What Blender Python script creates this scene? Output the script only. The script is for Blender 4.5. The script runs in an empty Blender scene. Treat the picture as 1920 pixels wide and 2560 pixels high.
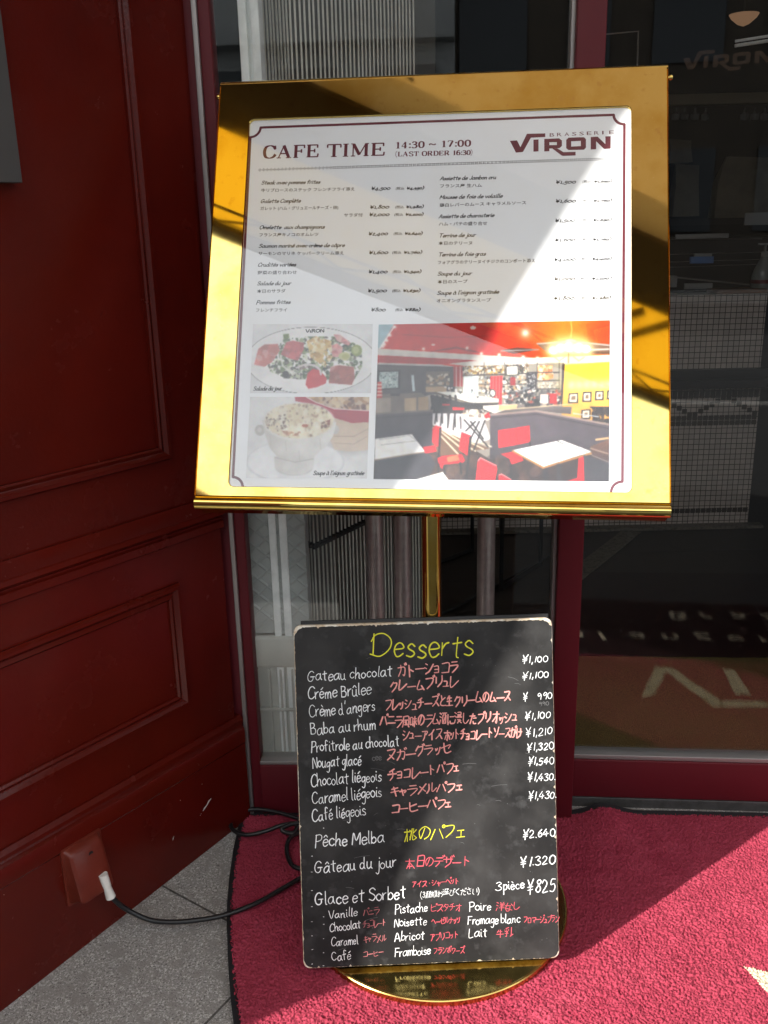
import bpy, bmesh, math, random
import numpy as np
from mathutils import Vector, Matrix
random.seed(7); rng = np.random.default_rng(7)
SC = bpy.context.scene; COL = SC.collection
R_ = math.radians

# ------------------------------------------------------------------ camera
FPX, PITCH, ROLL, CAMZ = 2324.0, R_(16.99), -0.021724, 1.256
_c, _s = math.cos(ROLL), math.sin(ROLL)
_r = np.array([1, 0, 0.]); _f = np.array([0, math.cos(PITCH), -math.sin(PITCH)]); _u = np.array([0, math.sin(PITCH), math.cos(PITCH)])
CX, CY, CF = _c * _r + _s * _u, -_s * _r + _c * _u, _f
CAM = np.array([0, 0, CAMZ])
cam = bpy.data.cameras.new('camera'); cam.sensor_width = 36; cam.lens = FPX / 2560 * 36
cam.clip_start = 0.02; cam.clip_end = 500
camo = bpy.data.objects.new('camera', cam); COL.objects.link(camo)
m = Matrix.Identity(4)
for i in range(3):
    m[i][0], m[i][1], m[i][2], m[i][3] = CX[i], CY[i], -CF[i], CAM[i]
camo.matrix_world = m
SC.camera = camo

# ------------------------------------------------------------------ sky, sun, exposure
SUN_AZ, SUN_EL = 61.0, 30.0                       # heading the light travels to (from +Y towards +X), height
w = bpy.data.worlds.new("World"); SC.world = w; w.use_nodes = True
nt = w.node_tree; bg = nt.nodes['Background']
sky = nt.nodes.new('ShaderNodeTexSky'); sky.sky_type = 'NISHITA'; sky.sun_disc = False
sky.sun_elevation = R_(SUN_EL); sky.sun_rotation = R_(SUN_AZ + 180)
sky.dust_density = 1.2; sky.air_density = 1.0; sky.ozone_density = 1.0
bw_ = nt.nodes.new('ShaderNodeRGBToBW'); tint = nt.nodes.new('ShaderNodeMix'); tint.data_type = 'RGBA'; tint.blend_type = 'MULTIPLY'; tint.inputs[0].default_value = 1
tint.inputs[7].default_value = (1.0, 1.0, .985, 1); veil = nt.nodes.new('ShaderNodeMix'); veil.data_type = 'RGBA'; veil.inputs[0].default_value = .72   # thin bright haze whitens the sky
nt.links.new(sky.outputs[0], bw_.inputs[0]); nt.links.new(bw_.outputs[0], tint.inputs[6]); nt.links.new(sky.outputs[0], veil.inputs[6]); nt.links.new(tint.outputs[2], veil.inputs[7])
cloud = nt.nodes.new('ShaderNodeMix'); cloud.data_type = 'RGBA'; cloud.inputs[0].default_value = .70; cloud.inputs[7].default_value = (3.2, 3.36, 3.5, 1)   # thin even cloud sheet
nt.links.new(veil.outputs[2], cloud.inputs[6]); nt.links.new(cloud.outputs[2], bg.inputs[0]); bg.inputs[1].default_value = 0.15
sl = bpy.data.lights.new('sun', 'SUN'); sl.energy = 2.0; sl.angle = R_(0.53); sl.color = (1, 0.955, 0.89)
so = bpy.data.objects.new('sun', sl); COL.objects.link(so)
LDIR = Vector((math.sin(R_(SUN_AZ)) * math.cos(R_(SUN_EL)), math.cos(R_(SUN_AZ)) * math.cos(R_(SUN_EL)), -math.sin(R_(SUN_EL))))
so.rotation_euler = LDIR.to_track_quat('-Z', 'Y').to_euler(); so.location = (-6, -4, 8)
SC.view_settings.view_transform = 'Standard'; SC.view_settings.look = 'None'
SC.view_settings.exposure = 2.36; SC.view_settings.gamma = 1
SC.render.engine = 'CYCLES'
SC.cycles.use_denoising = True
SC.cycles.max_bounces = 10; SC.cycles.transparent_max_bounces = 16
SC.cycles.sample_clamp_indirect = 6; SC.cycles.denoising_prefilter = 'ACCURATE'

# ------------------------------------------------------------------ measured planes of the place
def ray(px):
    px = np.atleast_2d(np.array(px, float))
    a = (px[:, 0] - 960) / FPX; b = -(px[:, 1] - 1280) / FPX
    return a[:, None] * CX + b[:, None] * CY + CF
class Plane:
    def __init__(s, o, u, v):
        s.o = np.array(o, float); s.u = np.array(u, float); s.v = np.array(v, float)
        s.n = np.cross(s.u, s.v); s.n /= np.linalg.norm(s.n)
    def off(s, d):
        return Plane(s.o + s.n * d, s.u, s.v)
    def hit(s, px):
        d = ray(px); t = ((s.o - CAM) @ s.n) / (d @ s.n)
        return CAM + d * t[:, None]
    def uv(s, px):
        p = s.hit(px) - s.o
        return np.stack([p @ s.u, p @ s.v], 1)
    def P(s, u, v, n=0.):
        return Vector(s.o + s.u * u + s.v * v + s.n * n)
def unit(v):
    v = np.array(v, float); return v / np.linalg.norm(v)
GROUND = Plane((0, 0, 0), (1, 0, 0), (0, 1, 0)); PAVE = GROUND.off(-.008)
KS = .927
_so = CAM + (np.array([0.0890504, 1.6194864, 1.1685824]) - CAM) * KS
SIGN = Plane(_so, [0.9915549, -0.12967495, -0.00181441], [0.0561846, 0.41691997, 0.90720507])
POSTER = SIGN.off(-.005)
BOARD = Plane((0.0656, 1.4093, 0.3094), [0.99956843, 0.02925184, -0.00269937], [-0.00517017, 0.26563453, 0.96405994])
_t = R_(37.6)
WALL = Plane((-0.35628574, 1.76714287, 0), (math.sin(_t), math.cos(_t), 0), (0, 0, 1))      # normal faces right
def facade(o, deg):
    a = R_(deg); return Plane(o, (math.cos(a), math.sin(a), 0), (0, 0, 1))
FA = facade((.42, 1.775, 0), -2.5)
FB = facade((.42, 1.817, 0), -5)

# ------------------------------------------------------------------ helpers
def lin(c):
    return tuple((x / 255 / 12.92 if x / 255 <= .04045 else ((x / 255 + .055) / 1.055) ** 2.4) for x in c)
def mat(name, col, rough=.5, metal=0., bump=None, var=None, spec=.5, coat=0., rvar=None, dist=.004):
    M = bpy.data.materials.new(name); M.use_nodes = True
    t = M.node_tree; b = t.nodes['Principled BSDF']
    b.inputs['Base Color'].default_value = (*col, 1); b.inputs['Roughness'].default_value = rough
    b.inputs['Metallic'].default_value = metal; b.inputs['Specular IOR Level'].default_value = spec
    b.inputs['Coat Weight'].default_value = coat; b.inputs['Coat Roughness'].default_value = .08
    tc = t.nodes.new('ShaderNodeTexCoord')
    def noise(scale, detail=4, rough_=.6):
        n = t.nodes.new('ShaderNodeTexNoise'); n.inputs['Scale'].default_value = scale
        n.inputs['Detail'].default_value = detail; n.inputs['Roughness'].default_value = rough_
        t.links.new(tc.outputs['Object'], n.inputs['Vector']); return n
    if var:
        for (scale, c2, lo, hi) in (var if isinstance(var, list) else [var]):
            n = noise(scale); r = t.nodes.new('ShaderNodeMapRange')
            r.inputs[1].default_value = lo; r.inputs[2].default_value = hi
            t.links.new(n.outputs['Fac'], r.inputs[0])
            x = t.nodes.new('ShaderNodeMix'); x.data_type = 'RGBA'
            prev = b.inputs['Base Color'].links[0].from_socket if b.inputs['Base Color'].links else None
            if prev: t.links.new(prev, x.inputs[6])
            else: x.inputs[6].default_value = (*col, 1)
            x.inputs[7].default_value = (*c2, 1)
            t.links.new(r.outputs[0], x.inputs[0]); t.links.new(x.outputs[2], b.inputs['Base Color'])
    if rvar:
        scale, lo, hi = rvar
        n = noise(scale, 6); r = t.nodes.new('ShaderNodeMapRange')
        r.inputs[1].default_value = .35; r.inputs[2].default_value = .7
        r.inputs[3].default_value = lo; r.inputs[4].default_value = hi
        t.links.new(n.outputs['Fac'], r.inputs[0]); t.links.new(r.outputs[0], b.inputs['Roughness'])
    if bump:
        prev = None
        for (scale, st, detail) in (bump if isinstance(bump, list) else [bump]):
            n = noise(scale, detail); bp = t.nodes.new('ShaderNodeBump')
            bp.inputs['Strength'].default_value = st; bp.inputs['Distance'].default_value = dist
            t.links.new(n.outputs['Fac'], bp.inputs['Height'])
            if prev: t.links.new(prev.outputs[0], bp.inputs['Normal'])
            prev = bp
        t.links.new(prev.outputs[0], b.inputs['Normal'])
    return M
def glass(name, tint=(1, 1, 1), k=1.0):
    M = bpy.data.materials.new(name); M.use_nodes = True; t = M.node_tree; t.nodes.clear()
    o = t.nodes.new('ShaderNodeOutputMaterial'); mx = t.nodes.new('ShaderNodeMixShader')
    tr = t.nodes.new('ShaderNodeBsdfTransparent'); tr.inputs[0].default_value = (*tint, 1)
    gl = t.nodes.new('ShaderNodeBsdfGlossy'); gl.inputs['Roughness'].default_value = 0.0
    lw = t.nodes.new('ShaderNodeLayerWeight'); lw.inputs[0].default_value = .5
    p = t.nodes.new('ShaderNodeMath'); p.operation = 'POWER'; p.inputs[1].default_value = 5
    a = t.nodes.new('ShaderNodeMath'); a.operation = 'MULTIPLY_ADD'; a.inputs[1].default_value = .96 * k; a.inputs[2].default_value = .04 * k
    t.links.new(lw.outputs['Facing'], p.inputs[0]); t.links.new(p.outputs[0], a.inputs[0]); t.links.new(a.outputs[0], mx.inputs[0])
    t.links.new(tr.outputs[0], mx.inputs[1]); t.links.new(gl.outputs[0], mx.inputs[2]); t.links.new(mx.outputs[0], o.inputs[0])
    return M
class MB:
    def __init__(s): s.v = []; s.f = []
    def poly(s, pts):
        i = len(s.v); s.v += [tuple(p) for p in pts]; s.f.append(tuple(range(i, i + len(pts))))
    def grid(s, rows, close_u=False, close_v=False):
        i = len(s.v); nr = len(rows); nc = len(rows[0])
        for r in rows: s.v += [tuple(p) for p in r]
        for a in range(nr if close_v else nr - 1):
            for b in range(nc if close_u else nc - 1):
                a2, b2 = (a + 1) % nr, (b + 1) % nc
                s.f.append((i + a * nc + b, i + a * nc + b2, i + a2 * nc + b2, i + a2 * nc + b))
    def box(s, o, u, v, n, bev=0.):
        """box from corner o with edge vectors u, v, n"""
        o, u, v, n = [Vector(q) for q in (o, u, v, n)]
        if bev <= 0:
            c = [o, o + u, o + u + v, o + v]; c += [q + n for q in c]
            i = len(s.v); s.v += [tuple(q) for q in c]
            s.f += [tuple(i + k for k in q) for q in ((0, 3, 2, 1), (4, 5, 6, 7), (0, 1, 5, 4), (1, 2, 6, 5), (2, 3, 7, 6), (3, 0, 4, 7))]
            return
        bm = bmesh.new(); bmesh.ops.create_cube(bm, size=1)
        mm = Matrix.Identity(4)
        for k in range(3): mm[k][0], mm[k][1], mm[k][2], mm[k][3] = u[k], v[k], n[k], (o + (u + v + n) / 2)[k]
        bmesh.ops.transform(bm, matrix=mm, verts=bm.verts)
        bmesh.ops.bevel(bm, geom=bm.edges[:], offset=bev, segments=3, affect='EDGES', profile=.5)
        i = len(s.v); bm.verts.index_update(); s.v += [tuple(q.co) for q in bm.verts]
        s.f += [tuple(i + q.index for q in f.verts) for f in bm.faces]; bm.free()
    def tube(s, pts, rad, seg=10, caps=True):
        pts = [Vector(p) for p in pts]; rad = rad if isinstance(rad, (list, tuple)) else [rad] * len(pts)
        rows = []; up = None
        for k, p in enumerate(pts):
            d = (pts[min(k + 1, len(pts) - 1)] - pts[max(k - 1, 0)]).normalized()
            if up is None:
                up = Vector((0, 0, 1)) if abs(d.z) < .9 else Vector((1, 0, 0))
            a = d.cross(up).normalized(); up = a.cross(d).normalized()
            rows.append([p + (a * math.cos(2 * math.pi * j / seg) + up * math.sin(2 * math.pi * j / seg)) * rad[k] for j in range(seg)])
        s.grid(rows, close_u=True)
        if caps: s.poly(rows[0][::-1]); s.poly(rows[-1])
    def lathe(s, c, prof, seg=48, ax=None):
        """prof: list of (radius, height) about vertical axis at c, or about (a,b,axis) frame"""
        a, b, z = ax or (Vector((1, 0, 0)), Vector((0, 1, 0)), Vector((0, 0, 1)))
        c = Vector(c)
        rows = [[c + (a * math.cos(2 * math.pi * j / seg) + b * math.sin(2 * math.pi * j / seg)) * r + z * h for j in range(seg)] for r, h in prof]
        s.grid(rows, close_u=True)
        if prof[0][0] > 1e-6: s.poly(rows[0][::-1])
        if prof[-1][0] > 1e-6: s.poly(rows[-1])
    def build(s, name, material, parent=None, smooth=None):
        me = bpy.data.meshes.new(name); me.from_pydata(s.v, [], s.f); me.validate()
        bm = bmesh.new(); bm.from_mesh(me)
        if smooth is not None: bmesh.ops.remove_doubles(bm, verts=bm.verts, dist=1e-6)
        if getattr(s, 'fix', True): bmesh.ops.recalc_face_normals(bm, faces=bm.faces)
        bm.to_mesh(me); bm.free()
        return link(name, me, material, parent, smooth)
def link(name, me, material, parent=None, smooth=None):
    o = bpy.data.objects.new(name, me); COL.objects.link(o)
    if material: me.materials.append(material)
    if smooth is not None:
        me.shade_smooth()
        if smooth < 179: me.set_sharp_from_angle(angle=R_(smooth))
    if parent is not None:
        o.parent = parent
        if parent.type == 'EMPTY': o.matrix_parent_inverse = Matrix.Translation(-Vector(parent.location))
    return o
def tag(o, label, cat, group=None):
    o['label'] = label; o['category'] = cat
    if group: o['group'] = group
    return o
def thing(name, loc, label, cat, group=None):
    o = bpy.data.objects.new(name, None); COL.objects.link(o); o.location = loc; o.empty_display_size = .05
    return tag(o, label, cat, group)
def struct(o, kind='structure'):
    o['kind'] = kind; return o
# ------------------------------------------------------------------ materials
RED = lin((88, 18, 12)); 
M_wall = mat('red_gloss_paint', (.092, .0062, .0028), .30, bump=[(30, .05, 2), (150, .10, 3)], var=(6, (.074, .005, .0024), .35, .7), rvar=(9, .20, .30), spec=.34)
M_maroon = mat('maroon_metal_paint', (.105, .0065, .012), .5, bump=(300, .02, 2), var=(5, (.095, .008, .013), .4, .7), spec=.3)
M_alu = mat('aluminium', (.92, .95, .94), .4, var=(20, (.72, .75, .74), .4, .7))
M_alugrey = mat('grey_metal_strip', (.30, .28, .27), .4, metal=.5)
M_pave = mat('granite_tile', (.31, .295, .275), .8, var=[(230, (.60, .585, .56), .51, .62), (310, (.10, .092, .085), .54, .64), (40, (.27, .255, .235), .5, .66), (520, (.07, .065, .06), .59, .66)], bump=[(240, .55, 5)], dist=.003)
M_joint = mat('dark_joint', (.06, .055, .05), .9, var=(60, (.11, .10, .09), .4, .6))
M_rubber = mat('black_rubber', (.012, .012, .014), .55, bump=(200, .1, 2))
M_pile = mat('red_pile', (.36, .043, .077), .95, var=[(420, (.25, .027, .049), .45, .62), (14, (.40, .058, .094), .4, .65), (3, (.32, .041, .069), .4, .6), (650, (.13, .012, .022), .57, .68)], spec=.1)
M_shadepile = mat('shaded_mat_pile', (.030, .010, .011), .95, var=(300, (.018, .006, .007), .4, .65), spec=.1)  # street end of the red mat, its shade put into the colour
M_sill = mat('dark_metal_sill', (.085, .08, .078), .45, metal=.3, var=(40, (.05, .047, .045), .4, .7))
M_cream = mat('cream_pile', (.72, .62, .45), .95, var=(420, (.55, .47, .33), .4, .65), spec=.1)
M_brass = mat('polished_brass', (.76, .565, .17), .03, metal=1, var=[(9, (.64, .42, .085), .44, .66), (55, (.64, .42, .12), .60, .72), (700, (.97, .86, .55), .67, .72)], rvar=(6, .012, .06), bump=[(5, .012, 2)])
M_brassold = mat('worn_brass', (.42, .33, .115), .12, metal=1, var=[(30, (.30, .235, .08), .42, .7), (500, (.72, .58, .24), .64, .70)], rvar=(25, .06, .22), bump=[(60, .02, 4)])
M_brassedge = mat('brass_rim', (.66, .44, .13), .25, metal=1, var=(14, (.5, .33, .10), .4, .65), bump=(120, .05, 3))
M_paper = mat('printed_paper', (.84, .87, .89), .55, var=(7, (.83, .845, .845), .4, .7), bump=(9, .05, 3))
M_ink = mat('black_ink', (.014, .013, .013), .6)
M_winered = mat('wine_red_ink', (.125, .012, .026), .55)
M_slate = mat('chalkboard_face', (.021, .0208, .0208), .5, var=[(3.2, (.062, .060, .058), .46, .72), (11, (.052, .051, .050), .50, .72), (45, (.055, .055, .055), .56, .74)], rvar=(6, .42, .6), bump=(300, .03, 3), spec=.12)
M_wood = mat('bare_worn_wood', (.68, .55, .40), .7, var=[(120, (.50, .36, .22), .5, .65), (40, (.8, .74, .63), .5, .6)])
M_blackedge = mat('black_board_back', (.012, .012, .012), .6)
M_chalkw = mat('white_marker', (.86, .88, .88), .8, var=(160, (.62, .63, .63), .5, .7))
M_chalkp = mat('pink_marker', (.84, .36, .32), .8, var=(130, (.72, .26, .24), .48, .62))
M_chalkr = mat('red_marker', (.66, .10, .13), .8, var=(130, (.52, .075, .10), .48, .62))
M_chalkd = mat('dull_pink_marker', (.50, .17, .17), .85, var=(140, (.34, .10, .11), .45, .62))
M_chalky = mat('yellow_marker', (.74, .72, .04), .8, var=(130, (.58, .56, .03), .5, .65))
M_chalkg = mat('chalk_smear', (.13, .13, .13), .9)
M_cable = mat('black_cable', (.010, .010, .011), .42)
M_plug = mat('white_plug', (.72, .70, .66), .4, var=(60, (.62, .60, .55), .5, .7))
M_box = mat('brown_red_box_paint', (.135, .021, .012), .33, bump=[(60, .12, 3), (220, .06, 2)], var=(30, (.11, .016, .009), .45, .7), spec=.3)
M_hole = mat('dark_hole', (.004, .003, .003), .9)
M_plate = mat('dark_grey_plate', (.062, .062, .062), .6, bump=(500, .06, 2))
M_steel = mat('brushed_steel', (.52, .44, .42), .30, metal=.6, var=(60, (.44, .36, .34), .4, .7))
M_rod = mat('grey_painted_rod', (.80, .78, .70), .5, var=(30, (.66, .63, .56), .4, .7))
M_rodband = mat('dark_hinge_band', (.02, .02, .02), .5)
M_crate = mat('grey_plastic_crate', (.36, .385, .37), .5, var=(8, (.30, .32, .31), .4, .7))
M_crate2 = mat('pale_plastic_crate', (.50, .50, .46), .5, var=(8, (.42, .42, .38), .4, .7))
M_dark = mat('dark_interior_wall', (.008, .008, .009), .7)
M_backp = mat('brown_grey_panel', (.10, .09, .075), .7)
M_floor = mat('dark_tile_floor', (.026, .020, .016), .5, var=(20, (.034, .026, .02), .4, .7))
M_black = mat('black_metal', (.012, .012, .013), .4)
M_coir = mat('brown_coir', (.15, .105, .022), .95, var=[(330, (.06, .042, .008), .42, .62), (5, (.12, .085, .018), .4, .7)], bump=(330, .6, 3))
M_redfloor = mat('dark_red_wood', (.018, .005, .0045), .5, var=(12, (.012, .004, .004), .4, .7))
M_darktile = mat('dark_mosaic_piece', (.045, .03, .022), .5)
M_granite = mat('interior_edge_stone', (.16, .14, .11), .7, var=(80, (.08, .07, .055), .45, .65))
M_bottle = mat('clear_plastic_bottle', (.20, .21, .21), .25)
M_label = mat('pale_label', (.26, .26, .26), .6)
M_blue = mat('blue_label', (.10, .20, .45), .5)
M_tray = mat('orange_wood_tray', (.16, .065, .022), .5)
M_bag = mat('kraft_bag', (.22, .19, .14), .8, var=(8, (.15, .13, .09), .4, .7))
M_beige = mat('beige_pelmet', (.34, .30, .19), .6)
M_gold = mat('old_gold_lettering', (.028, .012, .004), .6, spec=.2)
M_glassw = glass('window_glass', (.965, .975, .97), 1.0)
M_glassp = glass('acrylic_cover', (.985, .985, .985), 1.0)
M_conc = mat('pale_facade_render', (.40, .41, .40), .8, var=(.7, (.34, .35, .345), .4, .6))
M_win = mat('facade_window_glass', (.03, .035, .04), .15)
M_road = mat('asphalt', (.045, .045, .045), .9, bump=(120, .4, 4))
M_kerb = mat('street_paving', (.36, .35, .33), .85, var=(40, (.18, .17, .16), .4, .6))
M_soffit = mat('tan_soffit_panel', (.62, .46, .34), .6, var=(2, (.45, .31, .20), .4, .6))
M_beam = mat('dark_brown_beam', (.065, .042, .03), .5)
M_brick = mat('ochre_render', (.09, .07, .05), .8, var=(2, (.07, .055, .04), .4, .6))
def mosaic(name, col, grout, sz):
    M = bpy.data.materials.new(name); M.use_nodes = True; t = M.node_tree; b = t.nodes['Principled BSDF']
    tc = t.nodes.new('ShaderNodeTexCoord'); br = t.nodes.new('ShaderNodeTexBrick')
    br.offset = 0; br.inputs['Scale'].default_value = 1; br.inputs['Mortar Size'].default_value = sz * .07
    br.inputs['Brick Width'].default_value = sz; br.inputs['Row Height'].default_value = sz; br.inputs['Mortar Smooth'].default_value = .2
    br.inputs['Color1'].default_value = (*col, 1); br.inputs['Color2'].default_value = (*[c * .82 for c in col], 1); br.inputs['Mortar'].default_value = (*grout, 1)
    mp = t.nodes.new('ShaderNodeMapping'); mp.inputs['Rotation'].default_value = (R_(90), 0, 0)
    t.links.new(tc.outputs['Object'], mp.inputs[0]); t.links.new(mp.outputs[0], br.inputs['Vector']); t.links.new(br.outputs['Color'], b.inputs['Base Color'])
    b.inputs['Roughness'].default_value = .3
    return M
M_tile = mosaic('white_mosaic', (.60, .51, .46), (.04, .03, .025), .0225)
def fabric(name, refl, trans, k=.7):
    M = bpy.data.materials.new(name); M.use_nodes = True; t = M.node_tree; t.nodes.clear()
    o = t.nodes.new('ShaderNodeOutputMaterial'); mx = t.nodes.new('ShaderNodeMixShader'); mx.inputs[0].default_value = k
    d = t.nodes.new('ShaderNodeBsdfDiffuse'); d.inputs[0].default_value = (*refl, 1)
    tr = t.nodes.new('ShaderNodeBsdfTranslucent'); tr.inputs[0].default_value = (*trans, 1)
    tc = t.nodes.new('ShaderNodeTexCoord'); n = t.nodes.new('ShaderNodeTexNoise'); n.inputs['Scale'].default_value = 400
    bp = t.nodes.new('ShaderNodeBump'); bp.inputs['Strength'].default_value = .1
    t.links.new(tc.outputs['Object'], n.inputs['Vector']); t.links.new(n.outputs['Fac'], bp.inputs['Height']); t.links.new(bp.outputs[0], d.inputs['Normal'])
    t.links.new(d.outputs[0], mx.inputs[1]); t.links.new(tr.outputs[0], mx.inputs[2]); t.links.new(mx.outputs[0], o.inputs[0]); return M
M_awn = fabric('amber_awning_fabric', (.70, .44, .12), (.70, .56, .17)); M_tan = fabric('tan_awning_fabric', (.62, .50, .40), (.53, .46, .41), .62)


# ------------------------------------------------------------------ ground: paving, joints, street
def pave_z(x, y):
    # the paving falls towards the street beside the red wall
    d = (-0.356 - x) * .61 + (1.767 - y) * .79          # along the wall from its inner end
    q = (x + .356) * .79 - (y - 1.767) * .61            # out from the wall
    k = max(0., 1 - max(0, q) / .62)
    return -.008 - .070 * max(0, min(d, 1.6)) * k * k * (3 - 2 * k)
g = MB()
xs = np.concatenate([np.linspace(-12, -1.5, 8), np.linspace(-1.4, .1, 61), np.linspace(.3, 12, 14)])
ys = np.concatenate([np.linspace(.62, 1.76, 50), [1.80, 1.92]])
g.grid([[(x, y, pave_z(x, y)) for x in xs] for y in ys])
struct(g.build('paving', M_pave, None, 60))
g = MB(); y2 = np.linspace(-3.2, .62, 9); xs2 = xs; g.grid([[(x, y, pave_z(x, y)) for x in xs2] for y in y2]); struct(g.build('dark_pavement', M_road, None, 60))
jt = MB()
def joint(a, b, wd=.0022):
    a, b = np.array(a), np.array(b); n = 14; d = unit(np.append(b - a, 0)); s = np.array([-d[1], d[0]]) * wd
    rows = []
    for k in range(n + 1):
        p = a + (b - a) * k / n; z = pave_z(*p) + .0008
        rows.append([(p[0] + s[0], p[1] + s[1], z), (p[0] - s[0], p[1] - s[1], z)])
    jt.grid(rows)
joint((-.475, 1.602), (.4, .965)); joint((-.284, 1.301), (-.70, .66)); joint((-.284, 1.301), (-.1, 1.585)); joint((-.9, 1.3), (-.3, .86))
struct(jt.build('paving_joints', M_joint))
rd = MB(); rd.poly([(-60, -14, -.16), (60, -14, -.16), (60, -3.2, -.16), (-60, -3.2, -.16)]); struct(rd.build('road', M_road))
kb = MB(); kb.box((-60, -3.36, -.2), (120, 0, 0), (0, .158, 0), (0, 0, .19)); struct(kb.build('kerb', M_kerb))
pv = MB(); pv.box((-60, -40, -.2), (120, 0, 0), (0, 26, 0), (0, 0, .19)); struct(pv.build('far_pavement', M_kerb))

# ------------------------------------------------------------------ red panelled wall on the left
wall = thing('panelled_wall', WALL.P(0, 0), 'dark red glossy panelled wall with raised mouldings, left of the doorway', 'wall')
S0, S1 = -1.335, .040
def slab(mb, s0, s1, z0, z1, n0, n1, bev=0):
    mb.box(WALL.P(s0, z0, n0), WALL.u * (s1 - s0), WALL.v * (z1 - z0), WALL.n * (n1 - n0), bev)
w_ = MB(); slab(w_, S0, S1, .72, 3.3, -.14, -.002); w_.build('upper_panelling', M_wall, wall)
w_ = MB(); slab(w_, S0, .038, .25, .72, -.14, 0); w_.build('lower_panelling', M_wall, wall)
def pz(px): return WALL.uv(px)
def rail(prof, s0, s1):
    mb = MB(); a = [WALL.P(s0, z, n) for n, z in prof]; b = [WALL.P(s1, z, n) for n, z in prof]
    k = len(prof)
    for i in range(k): mb.poly([a[i], a[(i + 1) % k], b[(i + 1) % k], b[i]])
    mb.poly(a[::-1]); mb.poly(b); return mb
def moulding(s0, s1, z0, z1, prof):
    mb = MB(); rows = [[WALL.P(s0 + i, z0 + i, n), WALL.P(s1 - i, z0 + i, n), WALL.P(s1 - i, z1 - i, n), WALL.P(s0 + i, z1 - i, n)] for i, n in prof]
    mb.grid(rows, close_u=True); return mb
# dado rail
rail([(-.01, .752), (.004, .752), (.006, .738), (.006, .722), (.010, .720), (.012, .712), (.004, .704), (.0035, .700), (.009, .698), (.009, .684), (.003, .680), (-.01, .680)], S0, S1).build('dado_rail', M_wall, wall, 25)
PR = [(0, -.012), (0, .004), (.004, .010), (.011, .011), (.015, .006), (.017, .0045), (.024, .008), (.027, .005), (.028, -.012)]
moulding(-1.2, -.073, .848, 2.9, PR).build('upper_panel_moulding', M_wall, wall, 25)
PR2 = [(0, -.012), (0, .005), (.004, .011), (.010, .012), (.015, .006), (.018, .004), (.025, .008), (.029, .0045), (.030, -.012)]
moulding(-1.2, -.083, .338, .602, PR2).build('lower_panel_moulding', M_wall, wall, 25)
# skirting with stepped top
rail([(-.02, -.12), (.012, -.12), (.012, .184), (.014, .188), (.014, .214), (.012, .222), (.006, .226), (.004, .230), (.010, .234), (.010, .242), (.004, .250), (-.02, .250)], S0, .052).build('skirting', M_wall, wall, 25)
w_ = MB(); slab(w_, .0405, .060, .755, 3.3, -.10, -.012); w_.build('corner_trim', M_wall, wall)
ch = MB()     # chipped paint
def chip(px, r=.0012):
    c = WALL.off(.0125).uv([px])[0]; k = 7
    ch.poly([WALL.P(c[0] + r * random.uniform(.4, 1.2) * math.cos(6.283 * j / k), c[1] + r * 1.3 * random.uniform(.4, 1.3) * math.sin(6.283 * j / k), .01256) for j in range(k)])
def chipline(pts, wd):
    uv = WALL.off(.0125).uv(pts); k = len(uv); L, Rr = [], []
    for j in range(k):
        d = unit(uv[min(j + 1, k - 1)] - uv[max(j - 1, 0)]); nn = np.array([-d[1], d[0]]) * wd[j]
        L.append(WALL.P(*(uv[j] + nn), .0126)); Rr.append(WALL.P(*(uv[j] - nn), .0126))
    ch.grid([L, Rr])
chipline([(528, 1996), (522, 2003), (517, 2013), (511, 2021), (507, 2028)], [.0006, .0022, .0012, .0020, .0004])
chipline([(435, 2090), (433, 2095), (432, 2101)], [.0003, .0009, .0003])
for p in ((503, 2034), (501, 2038), (505, 1960), (451, 2001), (47, 2475), (10, 2237)): chip(p, .0008)
struct(ch.build('paint_chips', M_plug, wall), 'stuff')

# dark grey plate high on the wall
t = MB(); a = WALL.off(.02).uv([(0, 455), (57, 457)]); 
t.box(WALL.P(a[1][0] - .55, a[1][1], .0), WALL.u * .55, WALL.v * .9, WALL.n * .02, .0015)
pl = t.build('metal_plate', M_plate, None, 30)
tag(pl, 'dark grey metal plate fixed high on the red wall', 'metal plate')

# ------------------------------------------------------------------ outlet box on the skirting, plug and cable
so_ = WALL.off(.012)
O = so_.uv([(176, 2180)])[0]
def wp(px, n): return WALL.off(n).uv([px])[0]
ob = thing('outlet_cover', WALL.P(O[0], O[1], .012), 'brown red weatherproof outlet cover low on the red skirting', 'outlet cover')
# outline on the wall (top wide, sides, bottom open) and face pushed out
bl, br_ = wp((166, 2265), .013), wp((292, 2225), .013); tl, tr_ = wp((152, 2126), .013), wp((243, 2080), .013)
s0, s1 = (tl[0] + .001), tr_[0] + .002
zt = .5 * (tl[1] + tr_[1]); zb = bl[1]
W = s1 - s0; H = zt - zb
mb = MB()
def ring(i0, zt_, zb_, n, r=.006):
    a, b = s0 + i0, s1 - i0; out = []
    for (cx, cz, a0) in ((b - r, zt_ - r, 0), (a + r, zt_ - r, 90), (a + r, zb_ + r, 180), (b - r, zb_ + r, 270)):
        for k in range(5):
            q = R_(a0 + 22.5 * k); out.append((cx + r * math.cos(q), cz + r * math.sin(q), n))
    return out
def slopez(p, top, bot):   # push out more at the bottom: hood slopes outward
    f = (zt - p[1]) / H; return (p[0], p[1], p[2] * (top + (bot - top) * f))
rings = [ring(-.004, zt + .004, zb - .004, .0121), ring(-.004, zt + .004, zb - .004, .0155), ring(.0, zt, zb + .0, .0156)]
face = [slopez(p, .55, 1.15) for p in ring(.004, zt - .003, zb + .012, .046, .010)]
face2 = [slopez(p, .60, 1.16) for p in ring(.009, zt - .008, zb + .017, .0475, .008)]
rings += [[slopez(p, .5, 1.1) for p in ring(.002, zt - .001, zb + .010, .036, .009)], face, face2]
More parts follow.
